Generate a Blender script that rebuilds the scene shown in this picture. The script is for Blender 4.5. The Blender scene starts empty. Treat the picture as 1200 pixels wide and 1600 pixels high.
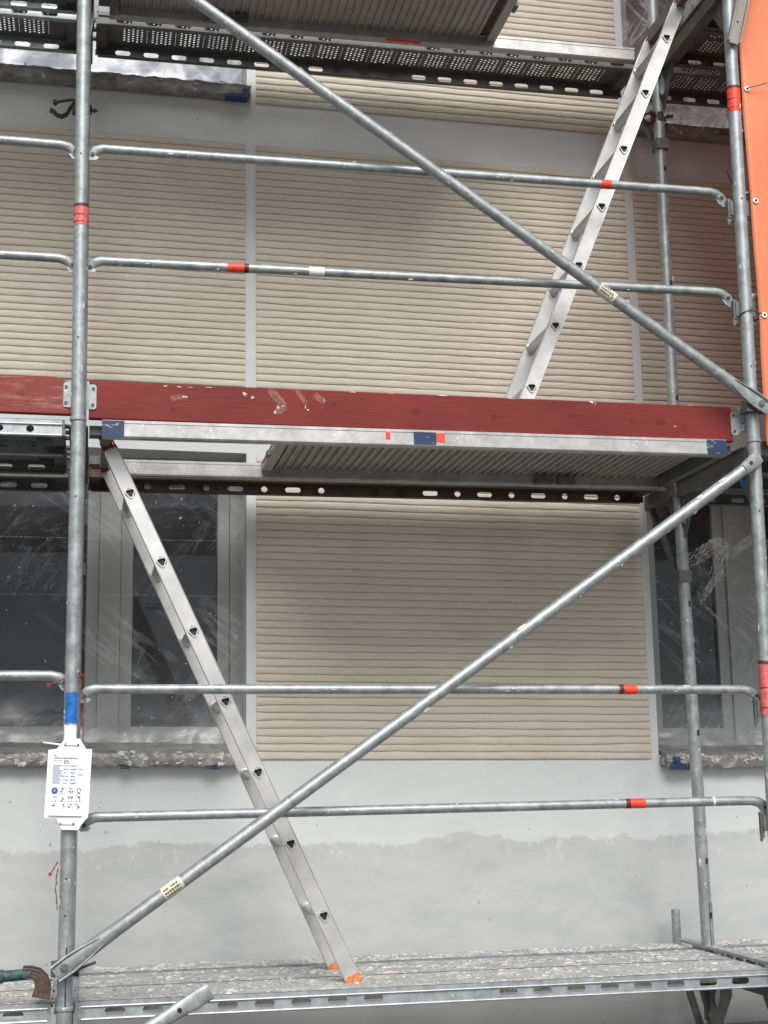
import bpy, bmesh, math, random
from mathutils import Vector, Matrix, noise
random.seed(7)
R = math.radians
scene = bpy.context.scene
col = scene.collection

# ---------------------------------------------------------------- camera
cam_d = bpy.data.cameras.new('camera')
cam = bpy.data.objects.new('camera', cam_d)
col.objects.link(cam)
YAW, PITCH, ROLL = 0.2032, 0.1839, -0.0171
f = Vector((math.sin(YAW)*math.cos(PITCH), math.cos(YAW)*math.cos(PITCH), math.sin(PITCH)))
r0 = Vector((math.cos(YAW), -math.sin(YAW), 0))
u0 = r0.cross(f)
r1 = r0*math.cos(ROLL) + u0*math.sin(ROLL)
u1 = -r0*math.sin(ROLL) + u0*math.cos(ROLL)
cam.matrix_world = Matrix(((r1.x, u1.x, -f.x, 0.0629), (r1.y, u1.y, -f.y, -5.0693),
                           (r1.z, u1.z, -f.z, 0.7284), (0, 0, 0, 1)))
cam_d.sensor_fit = 'HORIZONTAL'
cam_d.sensor_width = 36
cam_d.lens = 2244.24/1200*36
cam_d.clip_start = 0.05
cam_d.clip_end = 500
scene.camera = cam

# ---------------------------------------------------------------- sky and sun
SUN_EL, SUN_AZ = 46, -4          # azimuth from -Y towards +X
world = bpy.data.worlds.new('World')
scene.world = world
world.use_nodes = True
wn, wl = world.node_tree.nodes, world.node_tree.links
wn.clear()
sky = wn.new('ShaderNodeTexSky')
sky.sky_type = 'NISHITA'
sky.sun_disc = False
sky.sun_elevation = R(SUN_EL)
sky.sun_rotation = R(180 - SUN_AZ)
sky.dust_density = 1.5
sky.air_density = 1.0
hs = wn.new('ShaderNodeHueSaturation')
hs.inputs['Saturation'].default_value = 0.2
bg = wn.new('ShaderNodeBackground')
bg.inputs['Strength'].default_value = 0.05
wo = wn.new('ShaderNodeOutputWorld')
wl.new(sky.outputs[0], hs.inputs['Color'])
wl.new(hs.outputs[0], bg.inputs['Color'])
wl.new(bg.outputs[0], wo.inputs['Surface'])
sd = bpy.data.lights.new('sun', 'SUN')
sd.energy = 1.5
sd.angle = R(38)
sd.color = (1.0, 0.97, 0.93)
sun = bpy.data.objects.new('sun', sd)
col.objects.link(sun)
d = Vector((math.sin(R(SUN_AZ))*math.cos(R(SUN_EL)), -math.cos(R(SUN_AZ))*math.cos(R(SUN_EL)), math.sin(R(SUN_EL))))
sun.rotation_euler = d.to_track_quat('Z', 'Y').to_euler()
sun.location = d*20
vs = scene.view_settings
vs.view_transform = 'Standard'
vs.look = 'None'
vs.gamma = 1
vs.use_curve_mapping = False
vs.exposure = 1.36
scene.render.resolution_x, scene.render.resolution_y = 768, 1024
scene.render.engine = 'CYCLES'

# ================================================================ mesh helpers
class MB:
    def __init__(s): s.v, s.f, s.m = [], [], []
    def add(s, verts, faces, mi=0):
        b = len(s.v)
        s.v += [tuple(v) for v in verts]
        s.f += [tuple(b+i for i in fc) for fc in faces]
        s.m += [mi]*len(faces)
        return s
    def box(s, x0, x1, y0, y1, z0, z1, mi=0):
        v = [(x, y, z) for x in (x0, x1) for y in (y0, y1) for z in (z0, z1)]
        return s.add(v, [(0,1,3,2),(4,6,7,5),(0,4,5,1),(2,3,7,6),(0,2,6,4),(1,5,7,3)], mi)
    def obox(s, c, ax, ay, az, mi=0):
        """box from centre and three half-axis vectors"""
        c, ax, ay, az = map(Vector, (c, ax, ay, az))
        v = [c + ax*i + ay*j + az*k for i in (-1,1) for j in (-1,1) for k in (-1,1)]
        return s.add(v, [(0,1,3,2),(4,6,7,5),(0,4,5,1),(2,3,7,6),(0,2,6,4),(1,5,7,3)], mi)
    def prism(s, pts, axis, a, b, mi=0):
        """polygon (2D) extruded along axis ('x','y','z') from a to b"""
        def P(p, t):
            return {'x': (t, p[0], p[1]), 'y': (p[0], t, p[1]), 'z': (p[0], p[1], t)}[axis]
        n = len(pts)
        v = [P(p, a) for p in pts] + [P(p, b) for p in pts]
        fc = [tuple(range(n)), tuple(range(2*n-1, n-1, -1))]
        fc += [(i, n+i, n+(i+1) % n, (i+1) % n) for i in range(n)]
        return s.add(v, fc, mi)
    def tube(s, path, rad, n=16, ref=(0, 1, 0), caps=True, mi=0):
        """sweep; rad is a number or a list of (a along ref, b across)"""
        path = [Vector(p) for p in path]
        k = len(path)
        if not isinstance(rad, (list, tuple)): rad = [(rad, rad)]*k
        rad = [(q, q) if not isinstance(q, (list, tuple)) else q for q in rad]
        ref = Vector(ref)
        v = []
        for i, p in enumerate(path):
            t = (path[min(i+1, k-1)] - path[max(i-1, 0)]).normalized()
            a = (ref - t*ref.dot(t)).normalized()
            b = t.cross(a)
            for j in range(n):
                th = 2*math.pi*j/n
                v.append(p + a*math.cos(th)*rad[i][0] + b*math.sin(th)*rad[i][1])
        fc = []
        for i in range(k-1):
            for j in range(n):
                fc.append((i*n+j, i*n+(j+1) % n, (i+1)*n+(j+1) % n, (i+1)*n+j))
        if caps:
            fc.append(tuple(range(n-1, -1, -1)))
            fc.append(tuple((k-1)*n+j for j in range(n)))
        return s.add(v, fc, mi)
    def disc(s, c, nrm, r, h, n=12, mi=0):
        c, nrm = Vector(c), Vector(nrm).normalized()
        ref = (0, 0, 1) if abs(nrm.z) < .9 else (1, 0, 0)
        return s.tube([c, c+nrm*h], r, n, ref, True, mi)
    def blob(s, c, rx, ry, rz, seed=0, mi=0, rough=.5, seg=7, ring=4):
        c = Vector(c); v = []; fc = []
        for i in range(1, ring):
            ph = math.pi*i/ring
            for j in range(seg):
                th = 2*math.pi*j/seg
                q = Vector((math.sin(ph)*math.cos(th), math.sin(ph)*math.sin(th), math.cos(ph)))
                k = 1 + rough*noise.noise(q*1.7 + Vector((seed*3.1, seed*1.7, 0)))
                v.append(c + Vector((q.x*rx*k, q.y*ry*k, q.z*rz*k)))
        v += [c+Vector((0,0,rz)), c-Vector((0,0,rz))]
        T, B = len(v)-2, len(v)-1
        for i in range(ring-2):
            for j in range(seg):
                fc.append((i*seg+j, (i+1)*seg+j, (i+1)*seg+(j+1)%seg, i*seg+(j+1)%seg))
        for j in range(seg):
            fc.append((T, j, (j+1)%seg)); fc.append((B, (ring-2)*seg+(j+1)%seg, (ring-2)*seg+j))
        return s.add(v, fc, mi)
    def holes(s, M, u0, u1, v0, v1, cells, t, mi=0):
        """thick plate cell with one hole. cells: (u0,u1,v0,v1,cu,cv,ru,rv) or without hole (first four)"""
        for c in cells:
            if len(c) == 4:
                a0, a1, b0, b1 = c
                pts = [(a0,b0),(a1,b0),(a1,b1),(a0,b1)]
                s.add([M(p[0],p[1],0) for p in pts] + [M(p[0],p[1],-t) for p in pts], [(0,1,2,3),(7,6,5,4)], mi)
                continue
            a0, a1, b0, b1, cu, cv, ru, rv = c
            ang = [math.atan2(b-cv, a-cu) for a in (a0, a1) for b in (b0, b1)]
            if ru > rv*1.5:
                ang += [math.atan2(rv*math.sin(q), (ru-rv)+rv*math.cos(q)) for q in (-.9,-.45,.001,.45,.9)]
                ang += [math.atan2(rv*math.sin(q), -(ru-rv)-rv*math.cos(q)) for q in (-.9,-.45,.45,.9)] + [math.pi-.001]
                ang += [math.pi/2, -math.pi/2]
            else:
                ang += [0, math.pi/2, math.pi-.001, -math.pi/2]
            ang.sort()
            ring, outer = [], []
            for q in ang:
                cx, sx = math.cos(q), math.sin(q)
                if ru > rv*1.5:     # stadium
                    tt = rv/abs(sx) if abs(sx) > 1e-6 else 1e9
                    if abs(tt*cx) <= ru-rv: k = tt
                    else:
                        e = (ru-rv)*(1 if cx > 0 else -1)
                        bb = -e*cx; k = -bb + math.sqrt(max(bb*bb-(e*e-rv*rv), 0))
                else:
                    k = ru
                ring.append((cu+cx*k, cv+sx*k))
                ks = []
                if cx > 1e-9: ks.append((a1-cu)/cx)
                if cx < -1e-9: ks.append((a0-cu)/cx)
                if sx > 1e-9: ks.append((b1-cv)/sx)
                if sx < -1e-9: ks.append((b0-cv)/sx)
                k = min(ks); outer.append((cu+cx*k, cv+sx*k))
            n = len(ang)
            V = [M(p[0],p[1],0) for p in outer] + [M(p[0],p[1],0) for p in ring] + \
                [M(p[0],p[1],-t) for p in outer] + [M(p[0],p[1],-t) for p in ring]
            F = []
            for i in range(n):
                j = (i+1) % n
                F += [(i, j, n+j, n+i), (n+i, n+j, 3*n+j, 3*n+i), (2*n+j, 2*n+i, 3*n+i, 3*n+j)]
            s.add(V, F, mi)
        return s
    def mesh(s, name, mats, smooth=True, ang=35):
        me = bpy.data.meshes.new(name)
        me.from_pydata(s.v, [], s.f)
        for m in (mats if isinstance(mats, (list, tuple)) else [mats]): me.materials.append(m)
        me.polygons.foreach_set('material_index', s.m)
        me.update()
        bm = bmesh.new(); bm.from_mesh(me)
        bmesh.ops.recalc_face_normals(bm, faces=bm.faces)
        bm.to_mesh(me); bm.free()
        if smooth:
            me.polygons.foreach_set('use_smooth', [True]*len(me.polygons))
            me.set_sharp_from_angle(angle=R(ang))
        return me
    def obj(s, name, mats, parent=None, smooth=True, ang=35):
        return link(name, s.mesh(name, mats, smooth, ang), parent)

def link(name, me, parent=None):
    o = bpy.data.objects.new(name, me)
    col.objects.link(o)
    if parent: o.parent = parent
    return o
def thing(name, label, cat, loc=(0,0,0), group=None, rot=(0,0,0)):
    o = bpy.data.objects.new(name, None)
    o.empty_display_size = .1
    col.objects.link(o)
    o.location = loc; o.rotation_euler = rot
    tag(o, label, cat, group)
    return o
def tag(o, label=None, cat=None, group=None, kind=None):
    if label: o['label'] = label
    if cat: o['category'] = cat
    if group: o['group'] = group
    if kind: o['kind'] = kind
    return o
def copy_tree(src, parent=None):
    c = src.copy(); col.objects.link(c)
    if parent: c.parent = parent
    for ch in list(src.children): copy_tree(ch, c)
    return c
def dup(src, loc, label, rot=None):
    c = copy_tree(src); c.location = loc; c['label'] = label
    if rot: c.rotation_euler = rot
    return c

# ================================================================ materials
class NT:
    def __init__(s, name):
        s.mat = bpy.data.materials.new(name); s.mat.use_nodes = True
        s.n = s.mat.node_tree.nodes; s.l = s.mat.node_tree.links
        s.n.clear()
        s.out = s.n.new('ShaderNodeOutputMaterial')
        s.geo = s.n.new('ShaderNodeNewGeometry')
    def node(s, t, **k):
        n = s.n.new(t)
        for a, b in k.items():
            if a.startswith('i_'):
                key = a[2:].replace('_', ' ')
                n.inputs[key if key in n.inputs else int(key)].default_value = b
            else: setattr(n, a, b)
        return n
    def pos(s, scale=(1,1,1), rot=(0,0,0)):
        m = s.node('ShaderNodeMapping')
        m.inputs['Scale'].default_value = scale; m.inputs['Rotation'].default_value = rot
        s.l.new(s.geo.outputs['Position'], m.inputs['Vector'])
        return m.outputs[0]
    def noise(s, scale, detail=4, rough=.55, vec=None, dist=0):
        n = s.node('ShaderNodeTexNoise')
        n.inputs['Scale'].default_value = scale; n.inputs['Detail'].default_value = detail
        n.inputs['Roughness'].default_value = rough; n.inputs['Distortion'].default_value = dist
        s.l.new(vec if vec is not None else s.pos(), n.inputs['Vector'])
        return n.outputs['Fac']
    def ramp(s, fac, stops, interp='LINEAR'):
        n = s.node('ShaderNodeValToRGB'); e = n.color_ramp.elements
        n.color_ramp.interpolation = interp
        while len(e) < len(stops): e.new(.5)
        for q, (p, c) in zip(e, stops):
            q.position = p; q.color = (*c, 1) if isinstance(c, (tuple, list)) else (c, c, c, 1)
        s.l.new(fac, n.inputs[0]); return n.outputs[0]
    def mix(s, fac, a, b, mode='MIX'):
        n = s.node('ShaderNodeMix', data_type='RGBA', blend_type=mode)
        for sock, v in ((n.inputs[0], fac), (n.inputs[6], a), (n.inputs[7], b)):
            if hasattr(v, 'links') or isinstance(v, bpy.types.NodeSocket): s.l.new(v, sock)
            elif isinstance(v, (tuple, list)): sock.default_value = (*v, 1)
            else: sock.default_value = v
        return n.outputs[2]
    def math(s, op, a, b=None, clamp=False):
        n = s.node('ShaderNodeMath', operation=op); n.use_clamp = clamp
        for i, v in ((0, a), (1, b)):
            if v is None: continue
            if isinstance(v, bpy.types.NodeSocket): s.l.new(v, n.inputs[i])
            else: n.inputs[i].default_value = v
        return n.outputs[0]
    def bsdf(s, colr, rough=.5, metal=0, spec=None, bump=None, bstr=.2, bdist=.002, **k):
        b = s.node('ShaderNodeBsdfPrincipled')
        for nm, v in (('Base Color', colr), ('Roughness', rough), ('Metallic', metal)):
            if isinstance(v, bpy.types.NodeSocket): s.l.new(v, b.inputs[nm])
            elif isinstance(v, (tuple, list)): b.inputs[nm].default_value = (*v, 1)
            else: b.inputs[nm].default_value = v
        if spec is not None: b.inputs['Specular IOR Level'].default_value = spec
        if bump is not None:
            bp = s.node('ShaderNodeBump'); bp.inputs['Strength'].default_value = bstr
            bp.inputs['Distance'].default_value = bdist
            s.l.new(bump, bp.inputs['Height']); s.l.new(bp.outputs[0], b.inputs['Normal'])
        for a, v in k.items(): b.inputs[a].default_value = v
        s.b = b
        return b
    def done(s, b=None):
        b = b or s.b
        s.l.new(b.outputs[0], s.out.inputs['Surface']); return s.mat

def metal_mat(name, lo, hi, rough=.42, metal=.75, scale=55, dirt=.0, dirtcol=(.5,.46,.4), stretch=(1,1,1), fleck=.0):
    t = NT(name)
    a = t.noise(scale, 5, .62, t.pos(stretch)); b = t.noise(9, 3)
    c = t.ramp(a, [(.32, lo), (.68, hi)])
    c = t.mix(t.ramp(b, [(.35, 0), (.7, .55)]), c, tuple(x*.72 for x in hi))
    r = t.math('ADD', t.math('MULTIPLY', a, .25), rough-.12)
    m = metal
    if dirt > 0:
        dm = t.ramp(t.noise(14, 6, .7), [(1-dirt-.06, 0), (1-dirt+.05, 1)])
        c = t.mix(dm, c, dirtcol)
        m = t.math('SUBTRACT', metal, t.math('MULTIPLY', dm, metal*.9))
    if fleck > 0:
        fm = t.ramp(t.noise(110, 3, .6), [(1-fleck, 0), (1-fleck+.03, 1)])
        fm = t.math('MULTIPLY', fm, t.ramp(t.noise(6, 3), [(.45, 0), (.6, 1)]))
        c = t.mix(fm, c, (.72, .7, .66))
    t.bsdf(c, r, m, bump=a, bstr=.15, bdist=.001)
    return t.done()

M = {}
M['galv'] = metal_mat('galvanised_tube', (.20,.225,.23), (.42,.455,.46), .47, .5, 26, fleck=.36)
M['galv_dark'] = metal_mat('weathered_galvanised', (.09,.093,.09), (.19,.195,.185), .55, .5, 30, dirt=.3, dirtcol=(.22,.19,.15))
M['deck_steel'] = metal_mat('galvanised_deck', (.26,.29,.31), (.46,.49,.51), .42, .5, 22, fleck=.36)
M['deck_top'] = metal_mat('cement_dusted_deck', (.28,.29,.29), (.48,.49,.48), .55, .15, 45, dirt=.40, dirtcol=(.56,.55,.52), fleck=.42)
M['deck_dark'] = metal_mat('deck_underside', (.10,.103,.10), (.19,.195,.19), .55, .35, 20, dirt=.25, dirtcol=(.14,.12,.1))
M['deck_rusty'] = metal_mat('rust_brown_deck', (.055,.04,.03), (.13,.095,.07), .65, .25, 18, dirt=.35, dirtcol=(.10,.05,.025))
M['alu'] = metal_mat('aluminium_profile', (.34,.34,.33), (.52,.52,.51), .38, .6, 16, dirt=.22, dirtcol=(.45,.43,.39), stretch=(1,1,1), fleck=.38)
M['ladder_alu'] = metal_mat('ladder_aluminium', (.52,.52,.51), (.70,.70,.69), .33, .6, 8, dirt=.26, dirtcol=(.42,.39,.33), fleck=.27)
M['corr'] = metal_mat('corrugated_sheet', (.32,.31,.29), (.48,.46,.43), .45, .45, 12, dirt=.3, dirtcol=(.33,.30,.25))
M['rust'] = metal_mat('rusty_coupler', (.035,.025,.02), (.10,.07,.05), .65, .4, 60)
M['rust_brown'] = metal_mat('brown_rust_plate', (.05,.03,.022), (.12,.075,.055), .7, .1, 70)

def simple(name, c, rough=.5, metal=0, var=.12, scale=30, bump=0, **k):
    t = NT(name)
    a = t.noise(scale, 4)
    cc = t.ramp(a, [(.3, tuple(x*(1-var) for x in c)), (.7, tuple(min(1, x*(1+var)) for x in c))])
    t.bsdf(cc, rough, metal, bump=a if bump else None, bstr=bump, **k)
    return t.done()
M['red_tape'] = simple('red_marking_band', (.78,.06,.03), .45, var=.2, scale=60)
M['pink_tape'] = simple('faded_red_band', (.60,.13,.12), .5, var=.35, scale=70)
M['dark_red'] = simple('dark_red_print', (.09,.012,.012), .5)
M['blue_tape'] = simple('blue_paint', (.008,.032,.12), .5, var=.6, scale=40)
def worn_blue():
    t = NT('worn_blue_paint')
    a = t.noise(45, 6, .75, t.pos((.5,1,1.5))); b = t.noise(20, 3)
    c = t.ramp(b, [(.3, (.004,.014,.045)), (.7, (.007,.030,.10))])
    c = t.mix(t.ramp(a, [(.60, 0), (.64, 1)]), c, (.42,.42,.40))
    t.bsdf(c, .5, 0); return t.done()
M['blue_worn'] = worn_blue()
M['blue_bright'] = simple('bright_blue_paint', (.01,.12,.45), .45, var=.35, scale=45)
M['white_paint'] = simple('white_paint', (.78,.79,.78), .6, var=.08, scale=50, bump=.5)
M['cream'] = simple('cream_label', (.66,.60,.48), .6, var=.15, scale=60)
M['black'] = simple('black_plastic', (.012,.012,.012), .45)
M['orange_cap'] = simple('orange_plastic', (.55,.19,.07), .6, var=.4, scale=80)
M['red_cap'] = simple('red_brown_end_cap', (.40,.06,.03), .5, var=.4, scale=90)
M['plastic_white'] = simple('white_plastic', (.80,.81,.83), .4, var=.03)
M['paper'] = simple('printed_paper', (.78,.80,.85), .5, var=.03, scale=20)
M['ink'] = simple('grey_ink', (.22,.24,.30), .6)
M['ink_dark'] = simple('dark_ink', (.05,.055,.07), .6)
M['ink_blue'] = simple('blue_ink', (.02,.10,.33), .5)
M['mortar'] = simple('dry_mortar', (.60,.57,.50), .9, var=.25, scale=90, bump=.6)
M['ply'] = simple('brown_plywood', (.09,.06,.045), .8, var=.3)
M['strut'] = metal_mat('stained_strut', (.20,.17,.15), (.33,.29,.26), .5, .3, 14)
M['crust'] = simple('grey_mortar_crust', (.54,.53,.50), .9, var=.35, scale=40)
M['splash'] = simple('pale_splash', (.60,.50,.44), .8, var=.35, scale=120)
M['twine'] = simple('red_brown_twine', (.20,.07,.05), .8, var=.4, scale=150)
M['twine_red'] = simple('red_twine', (.36,.06,.055), .8, var=.4, scale=150)
M['teal'] = simple('worn_teal_paint', (.035,.075,.075), .65, var=.6, scale=50)
M['frame_white'] = simple('window_frame_white', (.27,.275,.265), .35, var=.04, scale=8)
M['seal'] = simple('rubber_seal', (.02,.02,.02), .6)
M['interior'] = simple('room_interior', (.10,.105,.12), .9)
M['curtain'] = simple('grey_blind', (.36,.36,.34), .8)
M['asphalt'] = simple('grey_gravel_ground', (.12,.115,.108), .9, var=.1, scale=5, bump=0)

def wall_mat():
    t = NT('smooth_render')
    z = t.node('ShaderNodeSeparateXYZ'); t.l.new(t.geo.outputs['Position'], z.inputs[0])
    edge = t.math('ADD', z.outputs['Z'], t.math('ADD', t.math('MULTIPLY', t.noise(1.6, 3, .5, t.pos((1,1,.25))), .20), t.math('ADD', t.math('MULTIPLY', t.noise(5, 8, .72), .13), t.math('MULTIPLY', t.noise(24, 6, .7), .045))))
    edge = t.math('ADD', edge, t.math('MULTIPLY', t.noise(16, 4, .6), .035))
    mask = t.ramp(edge, [(.5, 0), (.5, 0)])
    # coat edge: upper bright coat over grey levelling coat
    mk = t.ramp(edge, [(.652, 0), (.668, 1)])
    hz = t.noise(5, 5, .6, t.pos((.5, 1, 1.6)))
    fine = t.noise(160, 3, .6)
    tw = t.noise(3.4, 7, .68, t.pos((.8, 1, 1.5)), dist=1.4)
    hz = t.math('ADD', t.math('MULTIPLY', hz, .5), t.math('MULTIPLY', tw, .5))
    up = t.ramp(hz, [(.36, (.565,.585,.59)), (.64, (.615,.635,.64))])
    lo = t.ramp(hz, [(.36, (.415,.43,.435)), (.50, (.475,.49,.49)), (.64, (.52,.53,.525))])
    c = t.mix(mk, lo, up)
    # smeared lighter streaks near the coat edge
    near = t.ramp(t.math('ABSOLUTE', t.math('SUBTRACT', edge, .625)), [(0, 1), (.09, 0)])
    st = t.math('MULTIPLY', near, t.ramp(t.noise(22, 5, .7, t.pos((1, 1, .6))), [(.56, 0), (.64, .6)]))
    c = t.mix(st, c, (.62,.64,.64))
    sp = t.ramp(t.noise(38, 2, .5), [(.235, .8), (.26, 0)])
    c = t.mix(sp, c, (.32,.32,.31))
    bm_ = t.math('ADD', t.math('MULTIPLY', fine, .35), t.math('ADD', t.math('MULTIPLY', mk, 1.2), t.math('MULTIPLY', tw, 2.5)))
    t.bsdf(c, .88, 0, spec=.25, bump=bm_, bstr=.35, bdist=.002)
    return t.done()
M['wall'] = wall_mat()
def rib_mat():
    t = NT('combed_cream_render')
    a = t.noise(3.0, 4, .55); fine = t.noise(230, 4, .7); b = t.noise(45, 4, .65, t.pos((.5,1,1.6)))
    c = t.ramp(a, [(.3, (.525,.475,.40)), (.7, (.60,.55,.47))])
    c = t.mix(t.ramp(b, [(.4, 0), (.75, .35)]), c, (.60,.57,.50))
    t.bsdf(c, .92, 0, spec=.2, bump=t.math('ADD', t.math('MULTIPLY', fine, .5), b), bstr=.5, bdist=.0025)
    return t.done()
M['rib'] = rib_mat()
def wood_mat(name, c0, c1, worn, knots):
    t = NT(name)
    dmin = None
    warp = t.noise(14, 3, .5, t.pos((.5, 1, 1)))
    for (kx, kz, kr) in knots:
        v = t.node('ShaderNodeVectorMath', operation='SUBTRACT'); t.l.new(t.geo.outputs['Position'], v.inputs[0])
        v.inputs[1].default_value = (kx, .03, kz)
        m_ = t.node('ShaderNodeVectorMath', operation='MULTIPLY'); t.l.new(v.outputs[0], m_.inputs[0]); m_.inputs[1].default_value = (.75/kr, 0, 1.1/kr)
        l = t.node('ShaderNodeVectorMath', operation='LENGTH'); t.l.new(m_.outputs[0], l.inputs[0])
        dmin = l.outputs['Value'] if dmin is None else t.math('MINIMUM', dmin, l.outputs['Value'])
    fall = t.ramp(dmin, [(.0, 1), (.045, .75), (.10, 0)])
    rings = t.math('SINE', t.math('ADD', t.math('MULTIPLY', dmin, 420), t.math('MULTIPLY', warp, 9)))
    core = t.ramp(dmin, [(.008, 1), (.016, 0)])
    lines = t.math('SINE', t.math('ADD', t.math('MULTIPLY', t.noise(3.2, 3, .5, t.pos((.45, 1, 3.4)), dist=.4), 70), 0))
    grain = t.noise(90, 4, .6, t.pos((.07, 1, 1.6)))
    big = t.noise(4, 3, .6, t.pos((.6, 1, 1)))
    fac = t.math('ADD', t.math('MULTIPLY', grain, .35), t.math('MULTIPLY', big, .65))
    fac = t.math('ADD', fac, t.math('MULTIPLY', lines, .02))
    fac = t.math('ADD', fac, t.math('MULTIPLY', t.math('MULTIPLY', rings, fall), .045))
    c = t.ramp(fac, [(.34, c0), (.68, c1)])
    c = t.mix(t.math('MULTIPLY', core, .6), c, tuple(x*.5 for x in c0))
    w = t.ramp(t.noise(30, 7, .75, t.pos((.18, 1, 1.3))), [(.64-worn*1.5, 0), (.74-worn, 1)])
    c = t.mix(t.math('MULTIPLY', w, .25 if worn < .05 else .6), c, (.42,.16,.14) if worn < .05 else (.42,.22,.18))
    dz = t.ramp(t.noise(7, 6, .7, t.pos((.5,1,1))), [(.54, 0), (.78, .4)])
    c = t.mix(dz, c, (.07,.018,.014))
    t.bsdf(c, .6, 0, spec=.3, bump=fac, bstr=.5, bdist=.003)
    return t.done()
M['red_wood'] = wood_mat('red_painted_wood', (.12,.012,.010), (.20,.021,.017), .0, [(1.24,2.085,1.2),(1.55,2.075,.8),(1.86,2.09,.9),(2.10,2.075,.7),(2.22,2.075,1.2),(.93,2.10,.6),(.34,2.06,.6)])
M['worn_wood'] = wood_mat('worn_red_wood', (.20,.028,.024), (.22,.045,.037), .10, [(-.2,2.1,.8),(-.9,2.1,1)])
def film_mat(name, base, hi, tint=(.78,.80,.84), glossy=.2):
    t = NT(name)
    def scratch(scale, st, rot, w_, seed):
        v = t.node('ShaderNodeVectorRotate', rotation_type='Y_AXIS'); v.inputs['Angle'].default_value = rot
        t.l.new(t.geo.outputs['Position'], v.inputs['Vector'])
        m_ = t.node('ShaderNodeMapping'); m_.inputs['Scale'].default_value = st; m_.inputs['Location'].default_value = (seed, seed*2, seed)
        t.l.new(v.outputs[0], m_.inputs['Vector'])
        n = t.noise(scale, 4, .55, m_.outputs[0], dist=.35)
        return t.ramp(t.math('ABSOLUTE', t.math('SUBTRACT', n, .5)), [(0, 1), (w_, 0)])
    def area(sc, lo, seed):
        m_ = t.node('ShaderNodeMapping'); m_.inputs['Location'].default_value = (seed, 0, seed)
        t.l.new(t.geo.outputs['Position'], m_.inputs['Vector'])
        return t.ramp(t.noise(sc, 3, .6, m_.outputs[0]), [(lo, 0), (lo+.12, 1)])
    z = t.node('ShaderNodeSeparateXYZ'); t.l.new(t.geo.outputs['Position'], z.inputs[0])
    low = t.ramp(t.math('FRACT', t.math('DIVIDE', t.math('SUBTRACT', z.outputs['Z'], .80), 3.1)), [(.03, 1), (.10, .12), (.16, 0)])
    s1 = t.math('MULTIPLY', scratch(9, (1, 1, .10), .9, .03, 1), area(2.1, .48, 3))
    s2 = t.math('MULTIPLY', scratch(16, (1, 1, .14), -.6, .035, 5), area(3.0, .48, 8))
    s3 = t.math('MULTIPLY', scratch(30, (.16, 1, 1), .25, .03, 9), area(2.4, .54, 12))
    s4 = t.math('MULTIPLY', scratch(12, (.25, 1, 1), .35, .05, 15), low)
    s = t.math('ADD', t.math('ADD', t.math('MULTIPLY', s1, hi), t.math('MULTIPLY', s2, hi*.8)), t.math('MULTIPLY', s3, hi*.5))
    s = t.math('ADD', s, t.math('MULTIPLY', s4, hi*.8))
    s = t.math('ADD', s, t.math('MULTIPLY', low, .22))
    s = t.math('ADD', s, t.math('MULTIPLY', t.ramp(t.noise(1.4, 3, .6), [(.4, 0), (.75, 1)]), base*.9))
    for zl in (1.795, 1.545, 2.03):
        zz = t.math('ADD', z.outputs['Z'], t.math('MULTIPLY', t.noise(1.2, 2), .03))
        s = t.math('ADD', s, t.math('MULTIPLY', t.math('LESS_THAN', t.math('ABSOLUTE', t.math('SUBTRACT', zz, zl+.015)), .0011), .22))
    sp = t.ramp(t.noise(42, 2, .5), [(.735, 0), (.755, 1)])
    s = t.math('ADD', t.math('ADD', s, base), t.math('MULTIPLY', sp, .45), True)
    tr = t.node('ShaderNodeBsdfTransparent'); tr.inputs[0].default_value = (.93,.94,.94,1)
    di = t.node('ShaderNodeBsdfTranslucent'); di.inputs[0].default_value = (*tint, 1)
    df = t.node('ShaderNodeBsdfDiffuse'); df.inputs[0].default_value = (*tint, 1)
    gl = t.node('ShaderNodeBsdfGlossy'); gl.inputs['Roughness'].default_value = .3
    a1 = t.node('ShaderNodeMixShader'); a1.inputs[0].default_value = .2
    t.l.new(df.outputs[0], a1.inputs[1]); t.l.new(di.outputs[0], a1.inputs[2])
    a2 = t.node('ShaderNodeMixShader'); a2.inputs[0].default_value = glossy
    t.l.new(a1.outputs[0], a2.inputs[1]); t.l.new(gl.outputs[0], a2.inputs[2])
    a3 = t.node('ShaderNodeMixShader'); t.l.new(s, a3.inputs[0])
    t.l.new(tr.outputs[0], a3.inputs[1]); t.l.new(a2.outputs[0], a3.inputs[2])
    t.l.new(a3.outputs[0], t.out.inputs['Surface'])
    return t.mat
M['film'] = film_mat('clear_masking_film', .042, .15)
M['film_sky_sheen'] = film_mat('sky_sheen_masking_film', .34, .30, (.55,.58,.68), .15)  # pale haze in the colour stands in for sky light caught by the film
M['film_grey'] = film_mat('grey_masking_film', .14, .45, (.70,.73,.80), .3)
def wrap_mat():
    t = NT('film_wrapped_sill')
    a = t.noise(13, 7, .7, t.pos((1,1,1.3)), dist=.8)
    c = t.ramp(a, [(.3, (.10,.10,.095)), (.48, (.20,.20,.19)), (.60, (.30,.295,.275)), (.68, (.48,.47,.43))])
    t.bsdf(c, .28, 0, spec=.7, bump=t.noise(26, 6, .7, t.pos((1,1,1)), dist=1.2), bstr=.8, bdist=.006)
    return t.done()
M['wrap'] = wrap_mat()
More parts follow.
